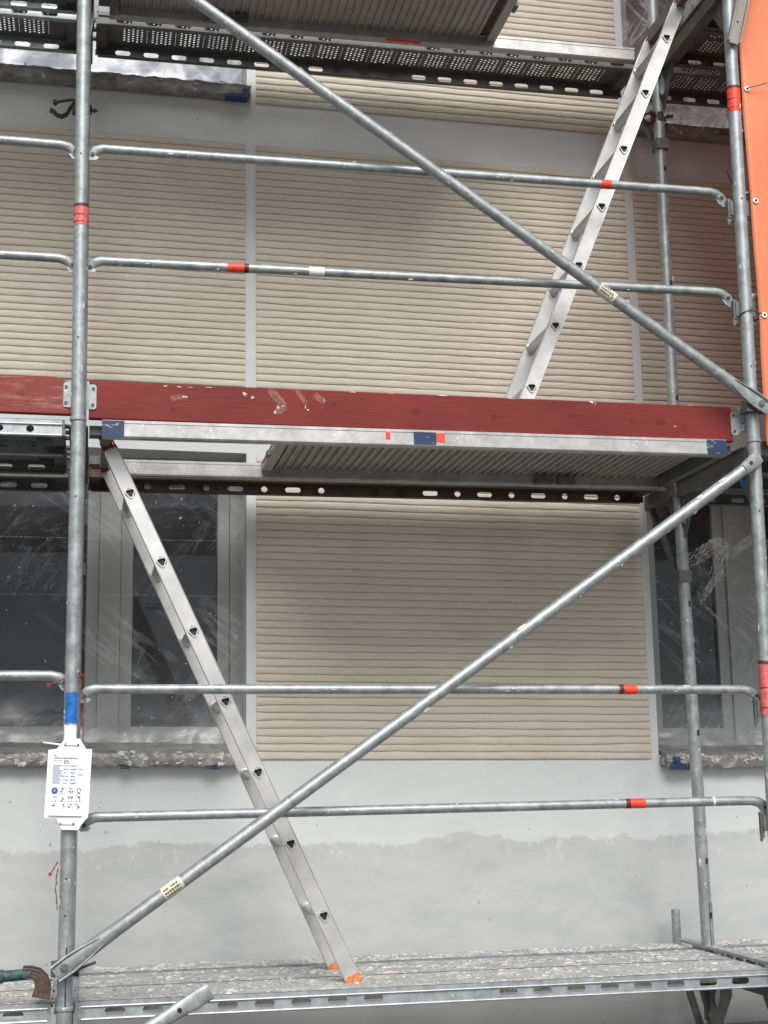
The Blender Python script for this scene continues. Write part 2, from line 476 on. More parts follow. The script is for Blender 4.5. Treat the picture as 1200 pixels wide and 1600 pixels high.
def glass_mat():
    t = NT('window_glass')
    lw = t.node('ShaderNodeFresnel'); lw.inputs['IOR'].default_value = 1.38
    tr = t.node('ShaderNodeBsdfTransparent'); tr.inputs[0].default_value = (.30,.33,.35,1)
    gl = t.node('ShaderNodeBsdfGlossy'); gl.inputs['Roughness'].default_value = .04
    gl.inputs[0].default_value = (.9,.93,1,1)
    mx = t.node('ShaderNodeMixShader')
    t.l.new(lw.outputs[0], mx.inputs[0]); t.l.new(tr.outputs[0], mx.inputs[1]); t.l.new(gl.outputs[0], mx.inputs[2])
    t.l.new(mx.outputs[0], t.out.inputs['Surface']); return t.mat
M['glass'] = glass_mat()
def tarp_mat():
    t = NT('orange_tarpaulin')
    a = t.noise(1.6, 4, .5); w = t.noise(420, 2)
    c = t.ramp(a, [(.3, (.80,.235,.10)), (.7, (.86,.29,.14))])
    b = t.bsdf(c, .42, 0, bump=t.math('ADD', a, t.math('MULTIPLY', w, .05)), bstr=.3, bdist=.01)
    tl = t.node('ShaderNodeBsdfTranslucent'); t.l.new(c, tl.inputs[0])
    mx = t.node('ShaderNodeMixShader'); mx.inputs[0].default_value = .25
    t.l.new(b.outputs[0], mx.inputs[1]); t.l.new(tl.outputs[0], mx.inputs[2])
    t.l.new(mx.outputs[0], t.out.inputs['Surface']); return t.mat
M['tarp'] = tarp_mat()

# ================================================================ ground
GZ = -1.35
g = MB(); g.add([(-200,-200,GZ),(200,-200,GZ),(200,200,GZ),(-200,200,GZ)], [(0,1,2,3)])
tag(g.obj('ground', M['asphalt'], smooth=False), kind='structure')

# ================================================================ building
WY = 1.17
def tz(x, z): return z - .012*(x-1.5)     # the facade's courses run slightly out of level with the scaffold
bld = thing('building', 'pale rendered building facade with cream combed panels between masked windows', 'building', (0, WY, GZ))
def bobj(mb, name, mats, parent=bld, **k):
    """geometry given in world coordinates, parented to the building"""
    o = mb.obj(name, mats, parent, **k)
    par = parent; off = Vector((0,0,0))
    while par: off += par.location; par = par.parent
    o.location = -off if parent is bld else Vector((0,0,0)) if parent.location.length > 0 and parent.type == 'MESH' else -off
    return o
WINX = [(-2.3, 0.7274), (2.6043, 5.6)]
WINZ = [(0.8284, 2.1571), (3.8844, 5.2279)]
REV = .25
xb = sorted({-9.0, 12.0, *[q for w in WINX for q in w]})
zb = sorted({GZ-.05, -.32, 9.0, *[q for w in WINZ for q in w]})
w = MB()
for i in range(len(xb)-1):
    for j in range(len(zb)-1):
        x0, x1, z0, z1 = xb[i], xb[i+1], zb[j], zb[j+1]
        if (x0, x1) in WINX and (z0, z1) in WINZ:
            y1 = WY+REV
            A = [(x0,WY,tz(x0,z0)),(x1,WY,tz(x1,z0)),(x1,WY,tz(x1,z1)),(x0,WY,tz(x0,z1))]
            B = [(p[0], y1, p[2]) for p in A]
            w.add(A+B, [(0,1,5,4),(1,2,6,5),(2,3,7,6),(3,0,4,7)])
            continue
        w.add([(x0,WY,tz(x0,z0)),(x1,WY,tz(x1,z0)),(x1,WY,tz(x1,z1)),(x0,WY,tz(x0,z1))], [(0,1,2,3)], 0)
wo_ = bobj(w, 'wall', M['wall'], smooth=False)
# plinth: recessed darker strip at the foot
p = MB(); p.box(-9, 12, WY-.03, WY-.002, GZ-.05, -.36)
bobj(p, 'plinth', simple('grey_plinth', (.22,.22,.21), .9))
# roof / back volume so light does not come through from behind
p = MB()
p.box(-9, 12, WY+.002, 8, 9.0, 9.3); p.box(-9, 12, 7.8, 8, GZ, 9.0)
p.box(-9.2, -9, WY, 8, GZ, 9.3); p.box(12, 12.2, WY, 8, GZ, 9.3)
p.box(-9, 12, WY+.6, 7.8, 3.0, 3.2); p.box(-9, 12, WY+.6, 7.8, GZ, GZ+.1)
p.box(-9, 12, WY+.002+REV+.12, WY+.6, 2.35, 3.75)
p.box(1.6, 1.7, WY+.6, 7.8, GZ+.1, 3.0); p.box(1.6, 1.7, WY+.6, 7.8, 3.2, 9)
bobj(p, 'inner_walls', M['interior'], smooth=False)

def ribbed(x0, x1, z0, z1, pitch=.0338, seed=0):
    """combed render: rounded ribs with sharp hand-drawn grooves, 7 mm proud of the wall"""
    n = max(1, round((z1-z0)/pitch)); pz_ = (z1-z0)/n
    nx = int((x1-x0)/.022)+1
    prof = [(0, .0014), (.04, .0064), (.12, .0080), (.35, .0092), (.65, .0090), (.88, .0072), (.965, .0016)]
    rows = []
    for k in range(n):
        for q, (t_, h) in enumerate(prof): rows.append((k, k+t_, h, q))
    rows.append((n-1, n-.005, .0025, 6))
    V, F = [], []
    for (k, t_, h, q) in rows:
        for i in range(nx+1):
            x = x0+(x1-x0)*i/nx
            e = min(x-x0, x1-x)
            # groove line wobble: shared by both sides of a groove
            kk = k if q < 4 else k+1
            amp = 1 if 0 < kk < n else .25
            wob = (noise.noise(Vector((x*2.2, kk*3.7+seed, seed)))*.0038 +
                   noise.noise(Vector((x*11, kk*5.3, seed+9)))*.0020)*amp
            hh = h*(1 + .22*noise.noise(Vector((x*14, t_*2.1, seed+4))))
            if e < .012: hh *= .75; 
            z = z0 + t_*pz_ + wob
            V.append((x, WY-.0015-hh, tz(x, z)))
    m = nx+1
    for a in range(len(rows)-1):
        for i in range(nx):
            F.append((a*m+i, a*m+i+1, (a+1)*m+i+1, (a+1)*m+i))
    # closing edge strips back to the wall
    L = len(rows)
    b = len(V)
    for a in range(L): V.append((V[a*m][0], WY+.001, V[a*m][2]))
    for a in range(L-1): F.append((a*m, (a+1)*m, b+a+1, b+a))
    b = len(V)
    for a in range(L): V.append((V[a*m+nx][0], WY+.001, V[a*m+nx][2]))
    for a in range(L-1): F.append((a*m+nx, b+a, b+a+1, (a+1)*m+nx))
    mb = MB(); mb.add(V, F)
    return bobj(mb, 'ribbed_panel', M['rib'], ang=50)
ribbed(0.7707, 2.5669, 0.8107, 2.1473, seed=1)
ribbed(-1.6, 0.7205, 2.4593, 3.6285, seed=2)
ribbed(0.7707, 2.5718, 2.4593, 3.6285, seed=3)
ribbed(2.6151, 4.5284, 2.4593, 3.6285, seed=4)
ribbed(0.7707, 2.5649, 3.8352, 5.3263, seed=5)

# windows: frame, sashes, panes
def window(x0, x1, z0, z1, mull, label=None):
    yf = WY+REV-.07
    fr = MB()
    t = .055
    def zbox(mb, a0, a1, y0, y1, b0, b1, mi=0):
        V = [(x, y, tz(x, z)) for x in (a0, a1) for y in (y0, y1) for z in (b0, b1)]
        mb.add(V, [(0,1,3,2),(4,6,7,5),(0,4,5,1),(2,3,7,6),(0,2,6,4),(1,5,7,3)], mi)
    zbox(fr, x0, x0+t, yf, yf+.07, z0, z1); zbox(fr, x1-t, x1, yf, yf+.07, z0, z1)
    zbox(fr, x0+t, x1-t, yf+.001, yf+.07, z0, z0+t+.02); zbox(fr, x0+t, x1-t, yf+.001, yf+.07, z1-t, z1)
    for (a, b) in mull: zbox(fr, a+.045, b-.045, yf+.001, yf+.07, z0+t+.02, z1-t)
    o = bobj(fr, 'window', M['frame_white'], smooth=False)
    edges = [x0+t] + [q for m in mull for q in (m[0]+.045, m[1]-.045)] + [x1-t]
    for i in range(0, len(edges), 2):
        a, b = edges[i]+.002, edges[i+1]-.002
        s = MB(); c = .052; y = yf+.016
        zl, zh = z0+t+.022, z1-t-.002
        zbox(s, a, a+c, y, y+.05, zl, zh); zbox(s, b-c, b, y, y+.05, zl, zh)
        zbox(s, a+c, b-c, y+.001, y+.05, zl, zl+c); zbox(s, a+c, b-c, y+.001, y+.05, zh-c, zh)
        so = s.obj('sash', M['frame_white'], o, smooth=False)
        g_ = MB(); zbox(g_, a+c-.003, b-c+.003, y+.022, y+.028, zl+c-.003, zh-c+.003)
        g_.obj('pane', M['glass'], o, smooth=False)
        k = MB(); q = .006
        zbox(k, a+c, a+c+q, y+.012, y+.021, zl+c, zh-c); zbox(k, b-c-q, b-c, y+.012, y+.021, zl+c, zh-c)
        zbox(k, a+c+q, b-c-q, y+.012, y+.021, zl+c, zl+c+q); zbox(k, a+c+q, b-c-q, y+.012, y+.021, zh-c-q, zh-c)
        k.obj('seal', M['seal'], o, smooth=False)
    s = MB()
    V = [(x, y, tz(x, z)) for x in (x0-.0, x1+.0) for (y, z) in ((WY-.045, z0-.045), (WY-.045, z0-.012), (yf, z0+.004), (yf, z0-.03))]
    s.add(V, [(0,1,2,3),(7,6,5,4),(0,4,5,1),(1,5,6,2),(2,6,7,3),(3,7,4,0)])
    s.obj('sill', M['frame_white'], o, smooth=False)
    return o
LM = [(0.0502, 0.2323), (-1.35, -1.17)]
LM = sorted(LM)
window(WINX[0][0], WINX[0][1], *WINZ[0], LM)
window(WINX[1][0], WINX[1][1], *WINZ[0], [(3.0275, 3.2194), (4.3, 4.49)])
window(WINX[0][0], WINX[0][1], *WINZ[1], LM)
window(WINX[1][0], WINX[1][1], *WINZ[1], [(3.0373, 3.2293), (4.3, 4.49)])
def blind(x0, x1, z0, z1, lean=0):
    b = MB(); n = 10; y = WY+REV+.12
    V = []; F = []
    for i in range(n+1):
        x = x0+(x1-x0)*i/n
        V += [(x, y+.012*math.sin(i*2.1), z0), (x+lean, y+.012*math.sin(i*2.1), z1)]
    for i in range(n): F.append((2*i, 2*i+2, 2*i+3, 2*i+1))
    b.add(V, F); return bobj(b, 'curtain', M['curtain'])
blind(3.02, 3.12, .86, 2.2, -.09)
blind(-.05, .0, .86, 2.2)
blind(2.66, 3.4, 4.0, 5.3)
blind(-1.6, .7, 4.05, 5.3)

# ================================================================ masking film
def film(x0, x1, z0, z1, label, mat, seed, xs0, xs1, group='masking films over the windows'):
    """one sheet hung in the reveal, folded over the sill and taped under its nose"""
    th = thing('masking_film', label, 'plastic film', ((x0+x1)/2, WY+.13, z0), group)
    off = Vector(th.location)
    def place(mb, name, m, **k):
        o = mb.obj(name, m, th, **k); o.location = -off; return o
    yv = WY+.155
    nx = int((x1-x0)/.02); nz = 60
    V, F = [], []
    for j in range(nz+1):
        z = z0+.03+(z1-z0-.03)*j/nz
        for i in range(nx+1):
            x = x0+.004+(x1-x0-.008)*i/nx
            q = Vector((x*2.4, z*1.6, seed))
            wv = 1-abs(noise.fractal(q, 1.0, 2.0, 4))*2
            amp = .008+.02*max(0, 1-j/14)
            V.append((x, yv - amp*wv + (.0 if j > 3 else -.01*(3-j)), tz(x, z)))
    for j in range(nz):
        for i in range(nx):
            F.append((j*(nx+1)+i, j*(nx+1)+i+1, (j+1)*(nx+1)+i+1, (j+1)*(nx+1)+i))
    mb = MB(); mb.add(V, F); place(mb, 'sheet', mat, ang=80)
    # wrapped sill
    prof = [(yv-.03, z0+.045), (WY+.06, z0+.02), (WY-.03, z0+.006), (WY-.062, z0+.0), (WY-.072, z0-.012), (WY-.070, z0-.03), (WY-.072, z0-.048),
            (WY-.066, z0-.060), (WY-.03, z0-.062), (WY-.004, z0-.058)]
    V, F = [], []; n = int((xs1-xs0)/.008)
    for i in range(n+1):
        x = xs0+(xs1-xs0)*i/n
        for k, (y, z) in enumerate(prof):
            a = .007 if 1 < k < 9 else .003
            q = Vector((x*17, k*.8, seed+3))
            V.append((x+.006*noise.noise(q*1.3), y - a*noise.fractal(q, .8, 2, 4), tz(x, z) + a*.8*noise.fractal(q+Vector((5,5,5)), .8, 2, 4)))
    K = len(prof)
    for i in range(n):
        for k in range(K-1): F.append((i*K+k, (i+1)*K+k, (i+1)*K+k+1, i*K+k+1))
    F.append(tuple(range(K))); F.append(tuple((n)*K+k for k in range(K-1, -1, -1)))
    mb = MB(); mb.add(V, F); place(mb, 'sill_wrapping', M['wrap'], ang=60)
    # mortar splashes on the wrapped sill
    rnd = random.Random(seed); mb = MB()
    for _ in range(int((xs1-xs0)*(70 if z0 < 2 else 8))):
        x = rnd.uniform(xs0+.01, xs1-.01); z = z0+rnd.uniform(-.052, 0)
        if noise.noise(Vector((x*5, 0, seed))) < -.15: continue
        mb.blob((x, WY-.073, tz(x, z)), rnd.uniform(.003,.014), .003, rnd.uniform(.002,.008), seed=rnd.random()*50, rough=2.2, seg=9, ring=5)
    tag(place(mb, 'mortar_splashes', M['crust']), kind='stuff')
    return th, place
f1, pl1 = film(WINX[0][0], WINX[0][1], 0.8432, 2.1522, 'clear wrinkled film over the dark lower left window, its sill crusted with mortar', M['film'], 11, -2.2, 0.6801)
f2, pl2 = film(WINX[1][0], WINX[1][1], 0.8333, 2.1522, 'clear film with white smears over the lower right window behind the right posts', M['film'], 23, 2.6141, 5.5)
f3, pl3 = film(WINX[0][0], WINX[0][1], 3.8943, 5.2, 'wrinkled film with a painted pale sky sheen over the upper left window under the top deck', M['film_sky_sheen'], 37, -2.2, 0.7392)
f4, pl4 = film(WINX[1][0], WINX[1][1], 3.8943, 5.2, 'grey creased film over the upper right window beside the orange tarp', M['film_grey'], 41, 2.6584, 5.5)
def tape(place, x0, x1, z0, z1, y=WY-.082):
    b = MB(); n = max(2, int((x1-x0)/.012)); V, F = [], []
    for i in range(n+1):
        x = x0+(x1-x0)*i/n
        t = i/n
        V += [(x, y+.002*math.sin(i*1.9), tz(x, z1-.004*math.sin(i*1.3))), (x, y+.001*math.cos(i*2.3), tz(x, z0)), (x, y+.05, tz(x, z0-.003))]
    for i in range(n): F += [(3*i, 3*i+3, 3*i+4, 3*i+1), (3*i+1, 3*i+4, 3*i+5, 3*i+2)]
    b.add(V, F); return place(b, 'blue_tape', M['blue_tape'])
tape(pl2, 2.624, 2.7568, 0.7644, 0.791); tape(pl2, 2.6387, 2.6732, 0.7939, 0.8235)
tape(pl1, 0.195, 0.232, 0.776, 0.784); tape(pl1, 0.55, 0.611, 0.7735, 0.779)
tape(pl3, 0.62, 0.7244, 3.8224, 3.836); tape(pl3, 0.6998, 0.7293, 3.8352, 3.8697)
# white smears on the lower right film
def smear(pts, wd, mb, y=WY+.125):
    fine = []
    for a, b in zip(pts[:-1], pts[1:]):
        for q in range(4): fine.append((a[0]+(b[0]-a[0])*q/4, a[1]+(b[1]-a[1])*q/4))
    pts = fine+[pts[-1]]
    for k in range(4):
        V, F = [], []; n = len(pts)
        for i, (x, z) in enumerate(pts):
            t = Vector((pts[min(i+1,n-1)][0]-pts[max(i-1,0)][0], 0, pts[min(i+1,n-1)][1]-pts[max(i-1,0)][1])).normalized()
            nn = Vector((-t.z, 0, t.x))
            o = (k-1.5)*wd*.5 + wd*.12*math.sin(i*2.3+k)
            for e in (-1, 1):
                q = Vector((x, y-.001*k, z)) + nn*(o+e*wd*.33*(.12+math.sin(math.pi*min(1, .12+.88*i/(n-1))))*(.7+.5*noise.noise(Vector((i*.22, k*3.1, 1.5)))))
                V.append(q)
        for i in range(n-1): F.append((2*i, 2*i+2, 2*i+3, 2*i+1))
        mb.add(V, F)
def sm_mat(k=1.0, cc=(.72,.72,.70)):
    t = NT('dried_white_smear')
    m = t.ramp(t.noise(38, 5, .7), [(.36, .12*k), (.66, .62*k)])
    d_ = t.node('ShaderNodeBsdfDiffuse'); d_.inputs[0].default_value = (*cc, 1)
    tr = t.node('ShaderNodeBsdfTransparent'); mx = t.node('ShaderNodeMixShader')
    t.l.new(m, mx.inputs[0]); t.l.new(tr.outputs[0], mx.inputs[1]); t.l.new(d_.outputs[0], mx.inputs[2])
    t.l.new(mx.outputs[0], t.out.inputs['Surface']); return t.mat
M['smear'] = sm_mat()
M['smear_soft'] = sm_mat(.62, (.62,.46,.42))
mb = MB()
smear([(2.8553,1.729),(2.9045,1.7536),(2.9537,1.7811),(3.0127,1.8126),(3.0373,1.7979),(3.0275,1.7437),(2.998,1.6847),(2.9734,1.6404)], .035, mb)
smear([(3.0423,1.6788),(2.9832,1.6355),(2.934,1.5764),(2.8995,1.542)], .018, mb)
smear([(3.0738,1.7634),(3.1308,1.8077),(3.1997,1.8471),(3.249,1.8323),(3.2785,1.7634)], .022, mb)
smear([(2.8946,1.5863),(2.9094,1.5272),(2.9537,1.4878),(3.0127,1.4288),(3.0816,1.3697)], .006, mb)
pl2(mb, 'white_smear', M['smear'])
mb = MB()
mb.add([(.295,WY+.13,1.512),(.32,WY+.13,1.507),(.355,WY+.13,1.512),(.372,WY+.13,1.500),(.34,WY+.13,1.498),(.31,WY+.13,1.503)], [(0,1,2,3,4,5)])
pl1(mb, 'tear', M['black'])

# ================================================================ scaffold frames
PR = .0256
L = 2.587
RAILZ = (.62, 1.045)
def frame(xb_, xt_, z0, label, rb=None, rt=None, sleeve=True, tilt_mark=None, boxes=True, name='scaffold_section', H=2.0, marks=()):
    """front post, inner post, deck transom with gussets, rail wedge boxes; origin at foot of the front post"""
    rb = xb_ if rb is None else rb; rt = xt_ if rt is None else rt
    th = thing(name, label, 'scaffold section', (xb_, 0, z0), 'scaffold end sections stacked up the facade')
    def X(z, rear=False):
        a, b = (rb, rt) if rear else (xb_, xt_)
        return a + (b-a)*z/H - xb_
    for rear in (False, True):
        y = .73 if rear else 0
        p = MB()
        zs = [0, .01, .5, 1.0, 1.5, H-.002]
        p.tube([(X(z, rear), y, z) for z in zs], PR, 24, (0,1,0))
        # swaged collar at the joint
        p.tube([(X(0, rear), y, z) for z in (-.006, -.002, .006, .010)], [PR+.001, PR+.0045, PR+.0045, PR+.001], 24, (0,1,0))
        po = p.obj('post', M['galv'], th)
        h = MB()
        for zz in ((.37, .9, 1.45) if rear else (1.0, .30, 1.72)):
            c_ = Vector((X(zz, rear)+(.008 if rear else -.004), y-PR+.0006 if rear else y-PR-.0003, zz))
            if rear: h.box(c_.x-.005, c_.x+.005, c_.y-.0012, c_.y+.004, c_.z-.012, c_.z+.012)
            else: h.disc(c_, (0,-1,0), .0035, .0008, 8)
        tag(h.obj('bolt_holes', M['black'], po), kind='stuff')
    tr = MB(); a = X(H-.05)
    b = X(H-.05, True)
    yy0, yy1 = PR, .73-PR
    for sx in (-.026, .021): tr.box(a+sx, a+sx+.005, yy0, yy1, H-.085, H-.012)
    tr.box(a-.021, a+.021, yy0, yy1, H-.085, H-.080)
    tr.box(a-.034, a-.026, yy0, yy1, H-.018, H-.012); tr.box(a+.026, a+.034, yy0, yy1, H-.018, H-.012)
    tr.obj('transom', M['galv_dark'], th, smooth=False)
    for (ya, yb, y_) in ((PR*.6, .16, 0), (.73-PR*.6, .57, 1)):
        gs = MB()
        gs.prism([(ya, H-.086), (yb, H-.086), (yb, H-.10), (ya+(.02 if y_ == 0 else -.02), H-.26), (ya, H-.26)], 'x', a-.003, a+.003)
        gs.obj('gusset_plate', M['galv_dark'], th, smooth=False)
    if boxes:
        for zr in RAILZ:
            for sx in ((-1, 1) if boxes == 2 else ()):
                bx = MB()
                xx = X(zr)
                bx.box(xx+sx*.040-.007, xx+sx*.040+.007, .012, .030, zr-.115, zr-.035)
                bx.box(xx+sx*.022, xx+sx*.040, .006, .012, zr-.105, zr-.045)
                bx.prism([(xx+sx*.03, zr-.12), (xx+sx*.045, zr-.145), (xx+sx*.05, zr-.14), (xx+sx*.05, zr-.112)], 'y', .016, .022)
                bx.obj('wedge_box', M['galv_dark'], th, smooth=False)
    for (zz, h_, m_) in marks:
        mk = MB(); x_ = X(zz)
        mk.tube([(x_, 0, zz), (X(zz+h_), 0, zz+h_)], PR+.0012, 24, (0,1,0))
        mk.tube([(x_, 0, zz+h_+.0005), (X(zz+h_), 0, zz+h_+.012)], PR+.0009, 24, (0,1,0), mi=1)
        for k in range(6):
            zq = zz + h_*(.15+.13*k)
            mk.tube([(x_-.001, -.0004, zq), (x_-.001, -.0004, zq+.0022)], PR+.0013, 24, (0,1,0), mi=1) if k in (0,3) else None
        mk.obj('marking_band', [m_, M['dark_red']], th)
    return th
frL = frame(.0025, .0055, 0, 'lower left scaffold frame, its front post carrying the white tag and blue paint')
frame(.004, -.012, 2, 'upper left scaffold frame with a faded red band above the red boards', marks=((.727, .07, M['pink_tape']),))
frame(2.562, 2.587, 0, 'lower right scaffold frame at the frame edge of the photo below the orange tarp', rb=2.599, rt=2.577, boxes=2, marks=((.94, .19, M['pink_tape']),))
frame(2.587, 2.604, 2, 'upper right scaffold frame tied to the orange tarp with black ties', rb=2.577, rt=2.584, boxes=2, marks=((1.38, .10, M['red_tape']),))
frame(.0, .0025, -1.3, 'short left base frame below the lowest deck', boxes=False, H=1.3)
frame(2.562, 2.562, -1.3, 'short right base frame below the lowest deck', rb=2.6, rt=2.6, boxes=False, H=1.3)
frame(-.012, -.012, 4, 'left frame rising above the top deck out of view')
frame(2.604, 2.604, 4, 'right frame rising above the top deck out of view', rb=2.584, rt=2.584)

# painted marks on the lower left post (blue paint, white paint): parts of that frame
mk = MB()
def patch(mb, x, z0, z1, a0, a1, r, mi=0, n=14, m=10, ragged=.006, seed=0):
    V, F = [], []
    for j in range(m+1):
        for i in range(n+1):
            th = R(a0+(a1-a0)*i/n)
            z = z0+(z1-z0)*j/m
            if j in (0, m): z += ragged*noise.noise(Vector((i*.8, j, seed)))
            V.append((x+math.sin(th)*r, -math.cos(th)*r, z))
    for j in range(m):
        for i in range(n): F.append((j*(n+1)+i, j*(n+1)+i+1, (j+1)*(n+1)+i+1, (j+1)*(n+1)+i))
    mb.add(V, F, mi)
patch(mk, .002, .935, 1.038, -52, 46, PR+.0012)
mk.obj('blue_paint_patch', M['blue_bright'], frL)
mk = MB(); patch(mk, .001, .83, .928, -58, 44, PR+.0016, ragged=.02, seed=5)
mk.obj('white_paint_patch', M['white_paint'], frL)

# ================================================================ console brackets to the wall side
def console(x, z, label):
    th = thing('console_bracket', label, 'bracket', (x, .73, z), 'console brackets on the inner posts')
    b = MB()
    for sx in (-.024, .019): b.box(sx, sx+.005, PR, .335, -.078, -.012)
    b.box(-.019, .019, PR, .335, -.078, -.073)
    b.obj('arm', M['galv_dark'], th, smooth=False)
    b = MB(); b.tube([(0, .33, -.08), (0, .33, .0), (0, .33, .145)], [.019, .019, .0185], 16)
    b.obj('spigot', M['galv'], th)
    b = MB(); b.tube([(0, .035, -.42), (0, .30, -.085)], .0165, 12, (1,0,0))
    b.obj('strut', M['galv_dark'], th)
    b = MB(); b.prism([(.028, -.012), (.12, -.08), (.05, -.20), (.028, -.22)], 'x', -.004, .004)
    b.box(-.03, .03, -.034, .034, -.075, -.02)
    b.obj('clamp', M['galv_dark'], th, smooth=False)
    b = MB(); b.box(-.028, .028, -.032, .032, -.455, -.405); b.obj('clamp', M['galv_dark'], th, smooth=False)
    b = MB(); b.prism([(-.006, .0), (.018, .0), (.024, -.10), (.012, -.19), (.002, -.205), (-.008, -.19), (.002, -.10)], 'y', -.052, -.044)
    b.obj('locking_lever', M['galv'], th, smooth=False)
    return th
cb = console(2.577, 2.0, 'console bracket with pale locking lever under the red boards, right inner post')
dup(cb, (2.584, .73, 4.0), 'console bracket at the top deck near the ladder tops')
dup(cb, (2.60, .73, 0.0), 'console bracket poking out below the lowest deck on the right')
dup(cb, (.01, .73, 2.0), 'console bracket on the left inner post behind the ladder top')
dup(cb, (-.005, .73, 4.0), 'console bracket on the left inner post at the top deck')
dup(cb, (.005, .73, 0.0), 'console bracket on the left inner post at the lowest deck')

# ================================================================ steel deck planks
def slot_xs(L_):
    out = []
    for i in range(6): out.append(.375+.126*i)
    return [.375-.126*2, .375-.126]+out+[L_-q for q in ([.375-.126*2, .375-.126]+out)][::-1]
def plank_parts(Lx, W, perf=True, round_alt=False, inner=False):
    """returns list of (name, MB) for a plank spanning x 0..Lx, y 0..W, top at z=0"""
    H = .064; parts = []
    # folded side flanges with slots
    for side in (0, 1):
        mb = MB()
        y = 0 if side == 0 else W
        sy = 1 if side == 0 else -1
        Mf = lambda u, v, w, y=y, sy=sy: (u, y - sy*w + (sy*.002), v)
        xs = sorted(x for x in slot_xs(Lx) if .06 < x < Lx-.06)
        cells = []; prev = .012
        for k, x in enumerate(xs):
            hw = .034 if not (round_alt and k % 2) else .014
            a, b = x-hw-.012, x+hw+.012
            if a > prev: cells.append((prev, a, -.056, -.016))
            cells.append((max(a, prev), b, -.056, -.016, x, -.036, hw, .0115)); prev = b
        cells.append((prev, Lx-.012, -.056, -.016))
        mb.holes(Mf, 0, Lx, 0, 0, cells, .0022)
        mb.tube([(.012, y-sy*.001, -.0185), (Lx-.012, y-sy*.001, -.0185)], .0036, 8, (0,1,0))
        mb.tube([(.012, y-sy*.001, -.0585), (Lx*.5, y-sy*.001, -.0585), (Lx-.012, y-sy*.001, -.0585)], .0042, 8, (0,1,0))
        ya, yb = sorted((y+sy*.003, y+sy*.0055))
        mb.box(.012, Lx-.012, ya, yb, -.016, -.0015)
        ya, yb = sorted((y+sy*.002, y+sy*.022))
        mb.box(.014, Lx-.014, ya, yb, -.0605, -.058)
        parts.append(('side_flange', mb))
    # walking surface
    mb = MB()
    Mt = lambda u, v, w: (u, v, w)
    y0, y1 = .003, W-.003
    if perf:
        xa, xb2 = .06, Lx-.06
        ng = int((xb2-xa)/.126); gx0 = (Lx-ng*.126)/2
        bands = [(.045, .145), (W-.145, W-.045)] if W > .25 else [(.045, W-.045)]
        prev = y0; cells = []
        for (b0, b1) in bands:
            cells.append((0.004, Lx-.004, prev, b0)); prev = b1
            cells.append((0.004, gx0, b0, b1)); cells.append((gx0+ng*.126, Lx-.004, b0, b1))
            for g_ in range(ng):
                ux = gx0+g_*.126
                cw = .096/5; nr = 5; rh = (b1-b0)/nr
                for c in range(5):
                    for r_ in range(nr):
                        cv = b0+(r_+.5)*rh + (.004 if c % 2 else -.004)*(1 if rh > .015 else .3)
                        cells.append((ux+c*cw, ux+(c+1)*cw, b0+r_*rh, b0+(r_+1)*rh, ux+(c+.5)*cw, cv, .0058, .0058))
                nr = 7; rh = (b1-b0)/nr
                for r_ in range(nr):
                    cells.append((ux+.096, ux+.126, b0+r_*rh, b0+(r_+1)*rh, ux+.110, b0+(r_+.5)*rh, .0034, .0034))
        cells.append((0.004, Lx-.004, prev, y1))
        mb.holes(Mt, 0, Lx, 0, W, cells, .0018)
    else:
        mb.box(.004, Lx-.004, y0, y1, -.002, 0)
        n = 3
        for k in range(n):
            yc = y0+(y1-y0)*(k+.5)/n
            mb.prism([(yc-.022, -.003), (yc-.014, -.016), (yc+.014, -.016), (yc+.022, -.003)], 'x', .11, Lx-.11)
    if inner: mb.box(.06, Lx-.06, W/2-.006, W/2+.006, -.060, -.0022)
    parts.append(('walking_surface', mb))
    # end caps with hooks
    for e in (0, 1):
        mb = MB()
        x0, x1 = (0, .055) if e == 0 else (Lx-.055, Lx)
        xo = 0 if e == 0 else Lx
        mb.box(x0+.003, x1-.003, .004, W-.004, -.030, -.004)
        sx = 1 if e == 0 else -1
        mb.prism([(xo, -.058), (xo+sx*.05, -.058), (xo+sx*.09, -.034), (xo+sx*.055, -.031), (xo, -.031)], 'y', .006, .012)
        mb.prism([(xo, -.058), (xo+sx*.05, -.058), (xo+sx*.09, -.034), (xo+sx*.055, -.031), (xo, -.031)], 'y', W-.012, W-.006)
        for yy in (W*.22, W*.5, W*.78):
            mb.prism([(xo-sx*.026, -.022), (xo-sx*.022, -.004), (xo+sx*.01, -.003), (xo+sx*.01, -.012), (xo-sx*.014, -.014), (xo-sx*.014, -.026)], 'y', yy-.014, yy+.014)
        parts.append(('end_cap', mb))
    return parts
_pc = {}
def plank(x, y, z, Lx, W, label, matset=('deck_steel','deck_steel','galv_dark'), perf=True, ra=False):
    key = (round(Lx,3), W, matset, perf, ra)
    if key not in _pc:
        _pc[key] = [(n, mb.mesh(n, M[matset[0] if n == 'side_flange' else matset[1] if n == 'walking_surface' else matset[2]], smooth=(n == 'side_flange')))
                    for n, mb in plank_parts(Lx, W, perf, ra, matset[1] == 'deck_top' and W > .25)]
    th = thing('steel_deck_plank', label, 'scaffold plank', (x, y, z), 'steel deck planks')
    for n, me in _pc[key]: link(n, me, th)
    return th
LX = L-.085; X0 = .040
BL = -L+.045+.0           # left bay start
ms0 = ('deck_steel','deck_top','deck_steel')
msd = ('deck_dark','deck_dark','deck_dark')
TZ = .017
pk1 = plank(X0+.005, .045, TZ, LX-.005, .32, 'front steel plank of the lowest deck, slotted side facing the viewer', ms0)
pk2 = plank(X0+.005, .380, TZ, LX-.005, .32, 'steel plank behind the front one on the lowest deck, under the ladder', ms0)
pk3 = plank(X0+.02, .770, TZ, LX-.02, .19, 'narrow wall-side plank of the lowest deck', ms0)
